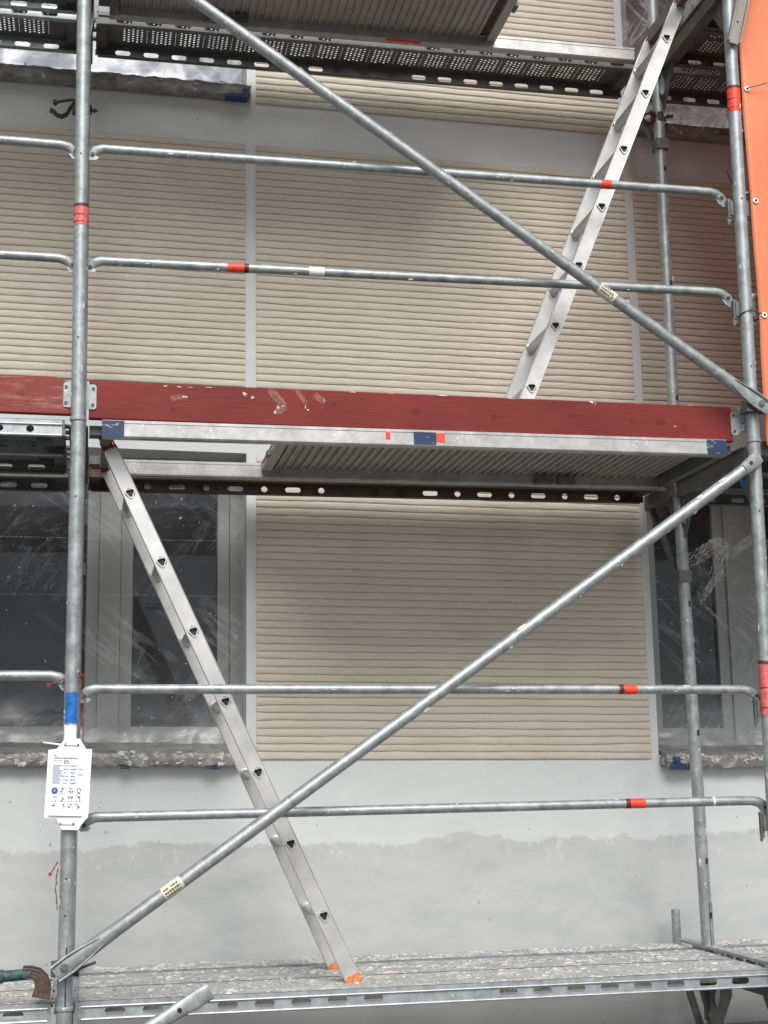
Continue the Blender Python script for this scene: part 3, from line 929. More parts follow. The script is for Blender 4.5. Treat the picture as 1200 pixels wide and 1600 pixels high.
plank(X0, .770, 2+TZ, LX, .29, 'dark rust-stained slotted plank behind the hatch deck at mid height', ('deck_rusty','deck_rusty','deck_rusty'), True, True)
plank(X0-.01, .765, 4+TZ, LX, .29, 'dark perforated plank spanning the centre bay along the top', ('deck_dark','deck_dark','deck_dark'))
# left bay
xl = -LX-.04
pk4 = plank(xl, .045, TZ, LX, .32, 'front plank of the lowest deck left of the tagged post', ms0)
pk5 = plank(xl, .380, TZ, LX, .32, 'rear plank of the lowest deck left of the tagged post', ms0)
plank(xl, .045, 2+TZ-.005, LX, .32, 'front plank under the worn red board, bright slotted side', ('deck_steel','deck_dark','deck_dark'), False, True)
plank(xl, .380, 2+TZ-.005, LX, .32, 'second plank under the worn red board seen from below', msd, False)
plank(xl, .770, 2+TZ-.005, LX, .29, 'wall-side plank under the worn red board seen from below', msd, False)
plank(xl, .045, 4+TZ, LX, .32, 'front plank of the top deck left of the left post', ('deck_steel','deck_dark','deck_dark'))
plank(xl, .380, 4+TZ, LX, .32, 'second plank of the top deck left of the left post', ('deck_steel','deck_dark','deck_dark'))
plank(xl, .755, 4+TZ, LX, .29, 'perforated wall-side plank of the top deck left of the left post', ('deck_steel','deck_dark','deck_dark'))
# right bay
xr = 2.64
pk6 = plank(xr+.02, .045, TZ, LX, .32, 'front plank of the lowest deck right of the right post', ms0)
pk7 = plank(xr, .380, TZ, LX, .32, 'mortar-covered plank of the lowest deck right of the inner post', ms0)
pk8 = plank(xr, .770, TZ, LX, .19, 'narrow wall-side plank of the lowest deck at the far right', ms0)
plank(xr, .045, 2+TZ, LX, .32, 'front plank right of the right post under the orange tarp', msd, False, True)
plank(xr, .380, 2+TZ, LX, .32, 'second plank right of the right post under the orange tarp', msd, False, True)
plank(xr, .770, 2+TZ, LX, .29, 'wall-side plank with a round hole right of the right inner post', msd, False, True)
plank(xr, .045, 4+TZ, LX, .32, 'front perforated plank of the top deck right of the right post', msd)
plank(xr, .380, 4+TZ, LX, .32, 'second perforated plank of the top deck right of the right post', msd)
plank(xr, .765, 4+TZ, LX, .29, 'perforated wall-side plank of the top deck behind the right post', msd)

lk = thing('locking_bar', 'grey cement-stained bar lying across the joint of the lowest deck by the right inner post', 'bar', (2.585, 0, TZ))
m = MB(); m.box(-.012, .030, .02, .985, .002, .014); m.obj('bar', M['deck_top'], lk, smooth=False)
bb = thing('base_bracket', 'dark tapered bracket on the right inner post below the lowest deck', 'bracket', (2.60, .70, -.07))
m = MB(); m.prism([(-.085,0),(.075,0),(.078,-.10),(.035,-.20),(.02,-.30),(-.02,-.30),(-.03,-.20)], 'y', -.004, .0); m.obj('plate', M['galv_dark'], bb, smooth=False)
m = MB(); m.prism([(-.085,0),(-.03,0),(-.022,-.30),(-.03,-.20)], 'y', -.03, -.0045); m.obj('rib', M['deck_dark'], bb, smooth=False)
# next level up: unseen planks added to shade the wall below the top deck
for (xx, nm) in ((xl, 'left'), (X0, 'centre'), (xr, 'right')):
    plank(xx, .045, 6+TZ, LX, .32, 'unseen front plank added for shade, one level above the picture in the %s bay' % nm, msd, False)
    plank(xx, .380, 6+TZ, LX, .32, 'unseen middle plank added for shade, one level above the picture in the %s bay' % nm, msd, False)
    plank(xx, .765, 6+TZ, LX, .29, 'unseen wall-side plank added for shade, one level above the picture in the %s bay' % nm, msd, False)
# dried mortar crust on the lowest deck planks (part of each plank)
def crust(pk, W, Lx, seed, n):
    rnd = random.Random(seed); mb = MB()
    for _ in range(n):
        x, y = rnd.uniform(.02, Lx-.02), rnd.uniform(.008, W-.004)
        q = noise.fractal(Vector((x*7+pk.location.x*7, (y+pk.location.y)*11, seed*.1)), .8, 2, 3)
        if q < -.10: continue
        r_ = rnd.uniform(.002, .006) if rnd.random() < .85 else rnd.uniform(.006, .013)
        mb.blob((x, y, .0003), r_*rnd.uniform(.9, 1.6), r_, r_*rnd.uniform(.15, .4), seed=rnd.random()*90, seg=5, ring=3, rough=1.3)
    tag(mb.obj('mortar_crust', M['crust'], pk), kind='stuff')
crust(pk1, .32, LX, 1, 1500); crust(pk2, .32, LX, 2, 3000); crust(pk3, .19, LX-.02, 3, 3600)
crust(pk4, .32, LX, 4, 2600); crust(pk5, .32, LX, 5, 4200)
crust(pk6, .32, LX, 6, 1500); crust(pk7, .32, LX, 7, 4200); crust(pk8, .19, LX, 8, 3600)

# ================================================================ aluminium hatch decks
def hatch_deck(z, flip, label, xoff=0):
    th = thing('hatch_deck', label, 'scaffold deck', (xoff, .04, z), 'aluminium hatch decks in the centre bay')
    x0, x1 = .088, 2.487
    H = .064
    front, rear = -.005, .655
    for (ya, yb, nm) in ((-.012, .030, 'front'), (.628, .668, 'rear')):
        b = MB()
        zt = .012
        b.prism([(ya, zt), (yb, zt), (yb, zt-H+.006), (yb-.004, zt-H), (ya+.004, zt-H), (ya, zt-H+.006),
                 (ya, zt-.046), (ya+.002, zt-.045), (ya+.002, zt-.012), (ya, zt-.010)], 'x', x0, x1)
        sb = b.obj('side_beam', M['alu'], th, smooth=False)
        if nm == 'front':
            t1 = MB(); t1.box(x0-.001, x0+.078, ya-.0012, ya, zt-H+.004, zt-.002); t1.obj('blue_paint_mark', M['blue_worn'], sb, smooth=False)
            t1 = MB(); t1.box(x1-.082, x1+.001, ya-.0012, ya, zt-H+.004, zt-.002); t1.obj('blue_paint_mark', M['blue_worn'], sb, smooth=False)
            t1 = MB(); t1.box(1.232, 1.318, ya-.0016, ya, zt-H+.008, zt-.008); t1.obj('blue_paint_mark', M['blue_worn'], sb, smooth=False)
            t1 = MB(); t1.box(1.125, 1.142, ya-.0012, ya, zt-H+.026, zt-.010); t1.obj('red_mark', M['red_tape'], sb, smooth=False); t1 = MB(); t1.box(1.320, 1.352, ya-.0012, ya, zt-H+.018, zt-.010)
            t1.obj('red_mark', M['red_tape'], sb, smooth=False)
    for (xa, xb_) in ((x0, x0+.03), (x1-.03, x1)):
        b = MB()
        b.box(xa, xb_, .031, .627, -.050, .010)
        for yy in (.08, .57): b.prism([(xa-.045 if xa == x0 else xb_, -.030), (xa if xa == x0 else xb_+.045, -.030), (xa if xa == x0 else xb_+.045, .004), (xa-.045 if xa == x0 else xb_, .004)], 'y', yy-.03, yy+.03)
        b.obj('end_beam', M['galv_dark'], th, smooth=False)
    # corrugated plate with hatch opening
    cx0, cx1 = (.735, x1-.031) if not flip else (x0+.031, 1.79)
    b = MB(); pt = .034; n = int((cx1-cx0-.05)/pt); xs = cx0+.04 if not flip else cx0
    prof = []
    for k in range(n):
        a = xs + k*pt
        prof += [(a, .0), (a+.013, .0), (a+.016, -.012), (a+.021, -.012), (a+.024, .0)]
    prof.append((xs+n*pt, .0))
    top = [(p[0], p[1]+.0025) for p in prof]
    V = [(p[0], y, p[1]) for y in (.032, .626) for p in prof] + [(p[0], y, p[1]) for y in (.032, .626) for p in top]
    m = len(prof); F = []
    for i in range(m-1):
        F += [(i, i+1, m+i+1, m+i), (2*m+i, 3*m+i, 3*m+i+1, 2*m+i+1), (i, 2*m+i, 2*m+i+1, i+1), (m+i, m+i+1, 3*m+i+1, 3*m+i)]
    b.add(V, F)
    b.obj('corrugated_plate', M['corr'], th, smooth=False)
    b = MB(); b.box(cx0-.0, cx1, .034, .624, .004, .012); b.obj('walking_board', M['ply'], th, smooth=False)
    b = MB()
    ex = cx0 if not flip else cx1-.04
    b.box(ex, ex+.040, .031, .627, -.022, .003)
    b.obj('hatch_edge_bar', M['corr'], th, smooth=False)
    for xx in (1.9, 2.0) if not flip else (.5, .6):
        b = MB(); b.box(xx, xx+.075, .60, .627, -.05, -.012)
        b.obj('hinge', M['deck_dark'], th, smooth=False)
    b = MB(); b.box(ex-.015 if not flip else ex+.04, ex if not flip else ex+.055, .30, .36, -.028, -.008)
    b.obj('latch', M['deck_dark'], th, smooth=False)
    return th
hatch_deck(2.0, False, 'aluminium hatch deck at mid height with its opening on the left above the lower ladder')
hatch_deck(4.0, True, 'aluminium hatch deck at the top with its opening on the right above the upper ladder')
b = MB(); b.box(1.29, 1.45, .63+.039, .64+.041, 3.945, 3.96)
tag(b.obj('red_cloth', M['red_tape'], smooth=False), 'small red strip caught between the top deck beam and perforated plank', 'strip')

# ================================================================ guardrails
def guardrail_meshes(Lr=2.53):
    b = MB(); r_ = .0172
    a0, a1 = .052, Lr
    path = [(a0-.030, 0, -.034), (a0-.022, 0, -.024), (a0-.006, 0, -.008), (a0+.022, 0, 0), (a0+.06, 0, 0), (a0+.6, 0, 0), (a0+1.3, 0, 0), (a1-.12, 0, 0), (a1-.045, 0, -.001),
            (a1-.018, 0, -.007), (a1+.004, 0, -.022), (a1+.016, 0, -.044), (a1+.018, 0, -.062)]
    rad = [(.003, .010), (.0035, .018), (.008, .0195), (.0155, .0178), (r_, r_), (r_, r_), (r_, r_), (r_, r_), (r_, r_), (.014, .0185), (.008, .020), (.0045, .019), (.003, .010)]
    b.tube(path, rad, 18, (0,1,0))
    t = b.mesh('tube', M['galv'])
    hs, ts = [], []
    for c_ in ((a0-.018, -.0065, -.026), (a1+.004, -.010, -.026)):
        h = MB(); h.disc(c_, (0,-1,0), .0068, .002, 12); hs.append(h.mesh('eyelet', M['black']))
    for pp in ([(a0-.036, -.038), (a0-.004, -.030), (a0+.006, -.036), (a0-.004, -.046), (a0-.03, -.048)],
               [(a1-.02, -.030), (a1+.0, -.040), (a1+.018, -.044), (a1+.018, -.056), (a1-.006, -.052)]):
        tb = MB(); tb.prism(pp, 'y', -.003, .002); ts.append(tb.mesh('hook_tab', M['galv'], smooth=False))
    return t, hs, ts
gt, gh, gtab = guardrail_meshes()
def guardrail(x, z, label, bands=(), tilt=0, y=.040):
    th = thing('guardrail', label, 'guardrail', (x, y, z), 'horizontal guardrails', (0, -tilt, 0))
    link('tube', gt, th)
    for me in gh: link('eyelet', me, th)
    for me in gtab: link('hook_tab', me, th)
    for (bx, w_, m_, side) in bands:
        b = MB(); b.tube([(bx-x, 0, 0), (bx-x+w_, 0, 0)], .0172+.0010, 18, (0,1,0))
        q = (bx-x-.018, bx-x-.0005) if side < 0 else (bx-x+w_+.0005, bx-x+w_+.018)
        if side: b.tube([(q[0], 0, 0), (q[1], 0, 0)], .0172+.0007, 18, (0,1,0), mi=1)
        b.obj('marking_band', [m_, M['dark_red']], th)
    return th
guardrail(0, 3.052, 'topmost guardrail of the centre bay with its red band behind the ladder', ((2.02, .043, M['red_tape'], 0),), -.0016)
gr2 = guardrail(0, 2.613, 'second guardrail down, red band near the left post', ((.534, .062, M['red_tape'], 1),), .004)
b = MB(); b.tube([(.842, 0, 0), (.90, 0, 0)], [(.0182, .0182), (.0176, .0176)], 18, (0,1,0)); b.obj('white_label', M['white_paint'], gr2)
guardrail(0.012, 1.053, 'guardrail crossing the lower ladder with a bright red band towards the right', ((2.015, .052, M['red_tape'], -1),), -.005)
gr4 = guardrail(0.02, .617, 'lowest guardrail, starting behind the white tag, red band towards the right', ((2.02, .058, M['red_tape'], -1),), .004)
b = MB(); b.tube([(2.325, 0, 0), (2.332, 0, 0)], .0178, 18, (0,1,0)); b.obj('white_line', M['white_paint'], gr4)
xg = -L+.032
guardrail(xg-.008, 3.080, 'topmost guardrail left of the left post', (), -.009)
guardrail(xg-.008, 2.628, 'second guardrail left of the left post', (), -.0045)
guardrail(xg, 1.098, 'guardrail left of the blue painted post', (), .001)
guardrail(L+.012, 3.05, 'topmost guardrail right of the right post, behind the orange tarp', ())
guardrail(L+.012, 2.615, 'second guardrail right of the right post, behind the orange tarp', ())

# ================================================================ diagonal braces
def brace(a, b, label, r_=.0228, ends=(1, 1), stickers=(), y=-.058, galv='galv', lips=True):
    a = Vector((a[0], y, a[1])); b = Vector((b[0], y, b[1]))
    Lb = (b-a).length; ang = math.atan2((b-a).z, (b-a).x)
    th = thing('diagonal_brace', label, 'diagonal brace', a, 'diagonal braces', (0, -ang, 0))
    m = MB()
    path, rad = [], []
    if ends[0]: 
        for (t_, q) in ((0, (.006, .0265)), (.05, (.007, .0285)), (.10, (.011, .0275)), (.17, (.018, .025)), (.24, (r_, r_))): path.append((t_, 0, 0)); rad.append(q)
    else: path.append((0,0,0)); rad.append((r_, r_))
    for t_ in (.4, Lb*.5, Lb-.4): path.append((t_, 0, 0)); rad.append((r_, r_))
    if ends[1]:
        for (t_, q) in ((.24, (r_, r_)), (.17, (.018, .025)), (.10, (.011, .0275)), (.05, (.007, .0285)), (0, (.006, .0265))): path.append((Lb-t_, 0, 0)); rad.append(q)
    else: path.append((Lb,0,0)); rad.append((r_, r_))
    m.tube(path, rad, 20, (0,1,0)); m.obj('tube', M[galv], th)
    for e in (0, 1):
        if not ends[e]: continue
        if not lips:
            h = MB(); h.disc((Lb-.115, -.0125, 0), (0,-1,0), .008, .002, 12); h.obj('bolt_hole', M['black'], th); continue
        lp = MB()
        xs = [0, .06, .12, .18] if e == 0 else [Lb, Lb-.06, Lb-.12, Lb-.18]
        for sz in (-1, 1):
            lp.tube([(xs[0], -.010, sz*.0255), (xs[1], -.010, sz*.0275), (xs[2], -.012, sz*.022), (xs[3], -.0185, sz*.012)], [.0045, .0045, .004, .0015], 8, (0,1,0))
        lp.obj('folded_lip', M[galv], th)
        bo = MB(); xx = .036 if e == 0 else Lb-.036
        bo.disc((xx, -.004, 0), (0,-1,0), .014, .006, 16); bo.disc((xx, -.010, 0), (0,-1,0), .0085, .003, 12)
        bo.obj('bolt', M['galv_dark'], th)
    for (t0, t1, m_) in stickers:
        s_ = MB(); s_.tube([(t0, 0, 0), (t1, 0, 0)], r_+.001, 20, (0,1,0))
        so = s_.obj('label_sticker', m_, th)
        k_ = MB(); rnd = random.Random(int(t0*100))
        for row in range(3):
            zz = (-.011+.011*row)
            yy = -math.sqrt(max((r_+.0016)**2-zz*zz, 0))
            x = t0+.006
            while x < t1-.012:
                w_ = rnd.uniform(.003, .008)
                if rnd.random() < .8: k_.box(x, x+w_, yy-.0006, yy+.001, zz-.003, zz+.003)
                x += w_+.003
        k_.obj('print', M['ink_dark'], so, smooth=False)
    return th
lb = brace((-.030, .118), (2.505, 1.872), 'long diagonal brace rising from the lower left post, paper label near its foot', stickers=((.425, .50, M['cream']),), ends=(1, 0))
m = MB(); Lb_ = math.hypot(2.535, 1.754)
# flattened upper end, seen behind the right post
m.tube([(Lb_, 0, 0), (Lb_+.04, .010, 0), (Lb_+.075, .022, .0), (Lb_+.11, .030, .0)], [(.0228,.0228), (.014,.026), (.006,.028), (.005,.022)], 18, (0,1,0))
m.obj('flattened_end', M['galv'], lb)
m = MB(); m.disc((Lb_+.045, -.006, .004), (0,-1,0), .0075, .002, 12); m.obj('bolt_hole', M['black'], lb)
m = MB()
for (t_, s_) in ((.62*Lb_/1, 1), ): pass
for (t_, a_) in ((1.98, .7), (2.86, .35), (2.98, .5)):
    m = MB(); m.blob((t_, -.0185, .012), .022*a_+.008, .004, .010, seed=t_, rough=.8)
    m.obj('mortar_spot', M['mortar'], lb)
brace((.30, 3.70), (2.630, 2.118), 'long diagonal brace running down to the right post in front of the upper ladder', stickers=((2.00, 2.075, M['cream']),), ends=(0, 1))
brace((-1.9, -1.22), (.475, .048), 'loose end of a diagonal brace sticking up at the bottom left over the deck edge', ends=(0, 1), y=-.085, stickers=(), lips=False)
st_ = thing('flat_strut', 'pale stained flat strut rising to the right beside the right post, topmost', 'strut', (2.590, -.042, 3.665))
m = MB(); dv = Vector((.27, 0, 1.02)).normalized(); nv = Vector((-dv.z, 0, dv.x))
m.obox(dv*.62, dv*.62, nv*.027, Vector((0, .003, 0))); m.obox(dv*.62+nv*.024+Vector((0,-.011,0)), dv*.62, nv*.003, Vector((0,.008,0)))
m.obox(dv*.62-nv*.024+Vector((0,-.011,0)), dv*.62, nv*.003, Vector((0,.008,0)))
m.obj('channel', M['strut'], st_, smooth=False)
m = MB(); m.disc(dv*.10+Vector((0,-.003,0)), (0,-1,0), .005, .001, 10); m.obj('hole', M['black'], st_)
bd = MB()
# coupler clamps where braces meet the posts
def post_clamp(x, z, label, flip=1):
    th = thing('brace_clamp', label, 'clamp', (x, 0, z), 'clamps holding the braces to the posts')
    m = MB()
    m.tube([(0, 0, -.024), (0, 0, .024)], PR+.007, 18, (0,1,0)); m.box(-.045, -.012, -.048, .0, -.024, .024)
    m.obj('clamp_body', M['galv_dark'], th)
    m = MB(); m.tube([(.03, -.03, -.012), (.055, -.035, .002), (.10, -.035, .018)], .0045, 8, (0,1,0))
    m.obj('handle', M['galv_dark'], th)
    m = MB(); m.disc((.028, -.02, -.016), (1,0,0), .011, .018, 6); m.disc((-.0, -.052, .0), (0,-1,0), .008, .006, 8)
    m.obj('nut', M['rust'], th)
    return th
pc = post_clamp(.002, .132, 'clamp holding the foot of the brace on the lower left post')
dup(pc, (2.589, 0, 2.135), 'clamp holding the upper brace on the right post beside the red board end')

def splatter(obj_, a, b, r_, n, seed, facing=-1, off=None):
    rnd = random.Random(seed); m = MB(); a, b = Vector(a), Vector(b); t_ = (b-a).normalized()
    ref = Vector((0,1,0)); e = t_.cross(ref).normalized()
    for _ in range(int(n*.45)):
        p = a.lerp(b, rnd.random()); th = rnd.uniform(-1.3, 1.3)
        nrm = ref*(-math.cos(th)) + e*math.sin(th)
        s_ = rnd.uniform(.001, .0032) if rnd.random() < .9 else rnd.uniform(.004, .008)
        c = p + nrm*(r_+.0003)
        el = rnd.uniform(1, 2.2)
        m.blob(c, s_*(abs(t_.x)*el+.6), s_*.5, s_*(abs(t_.z)*el+.6), seed=rnd.random()*90, seg=6, ring=4, rough=1.4)
    o = m.obj('mortar_splashes', M['crust'], obj_); o.location = off if off is not None else -Vector(obj_.location)
    tag(o, kind='stuff'); return o
for o in [q for q in col.objects if q.parent is None and q.get('category') == 'scaffold section']:
    if o.location.x > 2 and -.1 < o.location.z < 3:
        up = o.location.z > 1
        splatter(o, (2.599 if not up else 2.577, .73, o.location.z+.05), (2.577 if not up else 2.584, .73, o.location.z+1.9), PR, 34 if up else 90, 3+int(up))
        splatter(o, (o.location.x, 0, o.location.z+.05), (2.587 if not up else 2.604, 0, o.location.z+1.9), PR, 45, 6+int(up))
    elif -.1 < o.location.z < 3:
        splatter(o, (.003, 0, o.location.z+.02), (.004 if o.location.z < 1 else -.01, 0, o.location.z+1.9), PR, 50, 9+int(o.location.z))
for i, o in enumerate([q for q in col.objects if q.parent is None and q.get('category') == 'guardrail']):
    splatter(o, (.08, 0, 0), (2.4, 0, 0), .0172, 46, 20+i, off=Vector((0,0,0)))
for i, (o, ln) in enumerate([(q, 3.0) for q in col.objects if q.parent is None and q.get('category') == 'diagonal brace']):
    splatter(o, (.25, 0, 0), (2.35 if i == 2 else ln, 0, 0), .0228, 60, 40+i, off=Vector((0,0,0)))
# ================================================================ toe boards
def toe_board(x0, x1, z0a, z0b, h, mat, label, th_=.030, y=.036):
    t = thing('toe_board', label, 'toe board', (x0, y, z0a), 'red toe boards along the mid deck')
    b = MB(); n = 40; V, F = [], []
    pr = [(0, 0), (0, .003), (.0, h-.004), (.004, h), (th_-.003, h), (th_, h-.003), (th_, 0)]
    pr = [(.002, 0), (0, .003), (0, h-.004), (.003, h), (th_-.003, h), (th_, h-.003), (th_, .003), (th_-.002, 0)]
    K = len(pr)
    for i in range(n+1):
        x = (x1-x0)*i/n
        for k, (yy, zz) in enumerate(pr):
            d_ = .0012*noise.noise(Vector((x*6, zz*8, x0)))
            cut = -.022*max(0, 1-((x1-x0)-x)/.03) if (x0 < -1 and zz > h*.5) else 0
            V.append((x, yy+d_, zz+(z0b-z0a)*i/n + (d_*1.5 if zz > h*.5 else 0)+cut))
    for i in range(n):
        for k in range(K): F.append((i*K+k, (i+1)*K+k, (i+1)*K+(k+1)%K, i*K+(k+1)%K))
    F.append(tuple(range(K))); F.append(tuple(n*K+k for k in range(K-1,-1,-1)))
    b.add(V, F); b.obj('board', mat, t, smooth=False)
    return t
def end_plate(t, x0, x1, z0, z1, y, rivets):
    b = MB(); off = t.location; r_ = .010
    pts = []
    for (cx, cz, a0) in ((x1-r_, z1-r_, 0), (x0+r_, z1-r_, 90), (x0+r_, z0+r_, 180), (x1-r_, z0+r_, 270)):
        for k in range(5): a = R(a0+k*22.5); pts.append((cx+r_*math.cos(a)-off.x, cz+r_*math.sin(a)-off.z))
    b.prism(pts, 'y', y-off.y, y-off.y+.0025); p_ = b.obj('end_plate', M['galv'], t, smooth=False)
    for (rx, rz) in rivets:
        k = MB(); k.disc((rx-off.x, y-off.y, rz-off.z), (0,-1,0), .0062, .003, 12); k.disc((rx-off.x, y-off.y-.003, rz-off.z), (0,-1,0), .0035, .0006, 10, mi=1)
        k.obj('rivet', [M['galv_dark'], M['black']], p_)
tb1 = toe_board(.040, 2.520, 2.018, 2.008, .140, M['red_wood'], 'dark red painted toe board spanning the centre bay, splashed with mortar at the left')
end_plate(tb1, .020, .066, 2.050, 2.142, .0315, ((.055, 2.126), (.054, 2.066)))
end_plate(tb1, 2.512, 2.545, 2.034, 2.128, .0315, ((2.524, 2.112), (2.525, 2.048)))
hb = MB()
for k in range(3): hb.box(2.552-.040, 2.572-.040, -.012, .004, .030+.034*k, .056+.034*k)
hb.box(2.545-.04, 2.551-.04, -.006, .0, .028, .125)
hb.obj('hook_plate', M['galv'], tb1, smooth=False)
tb2 = toe_board(-2.54, -.018, 2.040, 2.030, .138, M['worn_wood'], 'worn faded red toe board left of the left post')
end_plate(tb2, -.050, -.010, 2.055, 2.148, .0315, ((-.041, 2.130), (-.041, 2.071)))
# mortar and paint splashes on the centre board
sp = MB(); rnd = random.Random(5)
def splash(px_, pz_, rx, rz, n=1, rot=0):
    for _ in range(n):
        sp.blob((px_-.040+rnd.uniform(-rx,rx)*.3, -.0012, pz_-2.018+rnd.uniform(-rz,rz)*.3), rx*rnd.uniform(.6,1), .0012, rz*rnd.uniform(.6,1), seed=rnd.random()*60, rough=2.2, seg=9)
for (x_, z_, rx, rz) in ((.60,2.126,.007,.006),(.628,2.118,.006,.006),(.31,2.148,.010,.004),(.36,2.147,.008,.003),(.40,2.146,.010,.003),(.385,2.110,.008,.004),
                       (.722,2.078,.005,.007),(.712,2.064,.004,.006),(.74,2.086,.004,.005),(.825,2.088,.003,.009),(.834,2.076,.004,.004),(.895,2.112,.004,.007),
                       (1.0,2.150,.020,.002),(1.15,2.150,.02,.002),(1.35,2.150,.015,.002),(1.94,2.146,.008,.006),(1.955,2.141,.003,.007),(1.62,2.148,.02,.002),(2.35,2.148,.008,.002),(2.28,2.06,.005,.003),(.46,2.148,.015,.002)):
    splash(x_, z_, rx, rz, 1)
def board_smear(pts, wd):
    m = MB(); smear(pts, wd, m, y=.0335); o = m.obj('white_smear', M['smear_soft'], tb1); o.location = -tb1.location
board_smear([(.690,2.152),(.705,2.135),(.722,2.112),(.738,2.095),(.742,2.078),(.722,2.066),(.710,2.060)], .014)
board_smear([(.79,2.150),(.81,2.125),(.828,2.095)], .008)
board_smear([(.33,2.10),(.36,2.108),(.39,2.106)], .010)
board_smear([(.86,2.14),(.875,2.12),(.90,2.105)], .010)
tag(sp.obj('mortar_splashes', M['splash'], tb1), kind='stuff')

# ================================================================ ladders
def ladder(xb_, zb_, xt_, zt_, nr, z1st, dz, label, y0=.20, y1=.575, hook=True, tri=1, foot=True):
    """two stiles with triangular rungs pushed through them; stands in the deck, leaning along the facade"""
    a = Vector((xb_, 0, zb_)); b = Vector((xt_, 0, zt_)); t = (b-a).normalized(); n = Vector((-t.z, 0, t.x))
    th = thing('ladder', label, 'ladder', (xb_, y0, zb_), 'aluminium ladders in the hatch bay')
    off = Vector(th.location)
    W2 = .0275
    Lg = (b-a).length
    rz = [(z1st+dz*k) for k in range(nr)]
    cen = [((z - zb_)/t.z) for z in rz]
    def P(s_, w_, y): return a + t*s_ + n*w_ + Vector((0, y, 0)) - off
    for si, (y, sgn) in enumerate(((y0, 1), (y1, -1))):
        st = MB()
        # C profile: web outside (toward viewer for front stile), flanges inward
        yo = y - .012; yi = y + .012; sgn = 1
        ht = .0195
        cells = []; prev = 0
        top = Lg + (0 if si == 0 else -.0)
        for s_ in cen:
            if s_+.03 > top or si == 1: break
            cells.append((prev, s_-.026, -W2, W2)); cells.append((s_-.026, s_+.026, -W2, W2, s_, 0, ht, ht)); prev = s_+.026
        cells.append((prev, top, -W2, W2))
        Mf = lambda u, v, w, yo=yo, sgn=sgn: P(u, v, yo - sgn*w)
        st.holes(Mf, 0, 0, 0, 0, cells, .0025)
        for sw in (-1, 1):
            st.obox(P(top/2, sw*(W2-.0012), y), t*(top/2), n*.0012, Vector((0, .012, 0)))
            st.obox(P(top/2, sw*(W2-.006), yi), t*(top/2), n*.006, Vector((0, .0012, 0)))
            st.tube([P(0, sw*(W2-.0005), yo), P(top, sw*(W2-.0005), yo)], .0016, 6, (0,1,0))
        so = st.obj('stile', M['ladder_alu'], th, smooth=False)
        if foot:
            c_ = MB(); c_.obox(P(-.012, 0, y), t*.017, n*(W2+.002), Vector((0, .0145, 0)))
            c_.obj('foot_cap', M['orange_cap'], so, smooth=False)
        c_ = MB()
        for q in range(-2, 3): c_.obox(P(top+.012, q*.0115, y), t*.020, n*.0022, Vector((0, .012, 0)))
        c_.obox(P(top+.002, 0, y), t*.004, n*W2*.98, Vector((0, .012, 0)))
        c_.obox(P(top+.030, 0, y), t*.003, n*W2*.85, Vector((0, .012, 0)))
        c_.obj('end_cap', M['red_cap'] if hook else M['orange_cap'], so, smooth=False)
    for s_ in cen:
        rg = MB(); V = []
        ring = []
        for k in range(3):
            for dd in (-22, 0, 22):
                an = 0
                # rounded triangle: world-aligned flat on top
                base = R(120*k + 30 + tri)
                c0 = Vector((math.cos(base), 0, math.sin(base)))*.0140
                ring.append(c0 + Vector((math.cos(base+R(dd*2.2)), 0, math.sin(base+R(dd*2.2))))*.0085)
        N = len(ring)
        ya, yb = y0-.017, y1+.017
        base_p = a + t*s_ - off
        for y, sc in ((ya, 1), (yb, 1), (ya, .74), (yb, .74)):
            for q in ring: V.append(base_p + Vector((0, y, 0)) + q*sc)
        F = []
        for k in range(N):
            j = (k+1) % N
            F += [(k, j, N+j, N+k), (2*N+j, 2*N+k, 3*N+k, 3*N+j), (j, k, 2*N+k, 2*N+j), (N+k, N+j, 3*N+j, 3*N+k)]
        rg.add(V, F)
        ro = rg.obj('rung', M['ladder_alu'], th, ang=50)
        k_ = MB()
        pts = []
        V = [base_p + Vector((0, y0-.006, 0)) + q*.75 for q in ring]
        k_.add(V, [tuple(range(N))]); k_.obj('opening', M['black'], ro, smooth=False)
        cl = MB(); V = []
        for y, sc in ((y1-.014, 1.25), (y1-.022, 1.12), (y1-.0225, .98)):
            for q in ring: V.append(base_p + Vector((0, y, 0)) + q*sc)
        F = [(i*N+k, i*N+(k+1)%N, (i+1)*N+(k+1)%N, (i+1)*N+k) for i in range(2) for k in range(N)]
        cl.add(V, F); cl.obj('flared_collar', M['ladder_alu'], ro)
    if hook:
        h = MB()
        h.obox(P(Lg+.02, -.0, y0+.02), t*.05, n*.020, Vector((0, .004, 0)))
        h.obj('hanging_hook', M['galv_dark'], th, smooth=False)
    return th
ladder(1.0, .038, .118, 1.945, 7, .252, .2545, 'lower aluminium ladder rising to the left up to the mid deck hatch', tri=14)
ladder(1.668, 2.045, 2.470, 3.955, 7, 2.240, .2595, 'upper aluminium ladder rising to the right up to the top deck hatch', tri=2, y0=.20, y1=.52, hook=False)

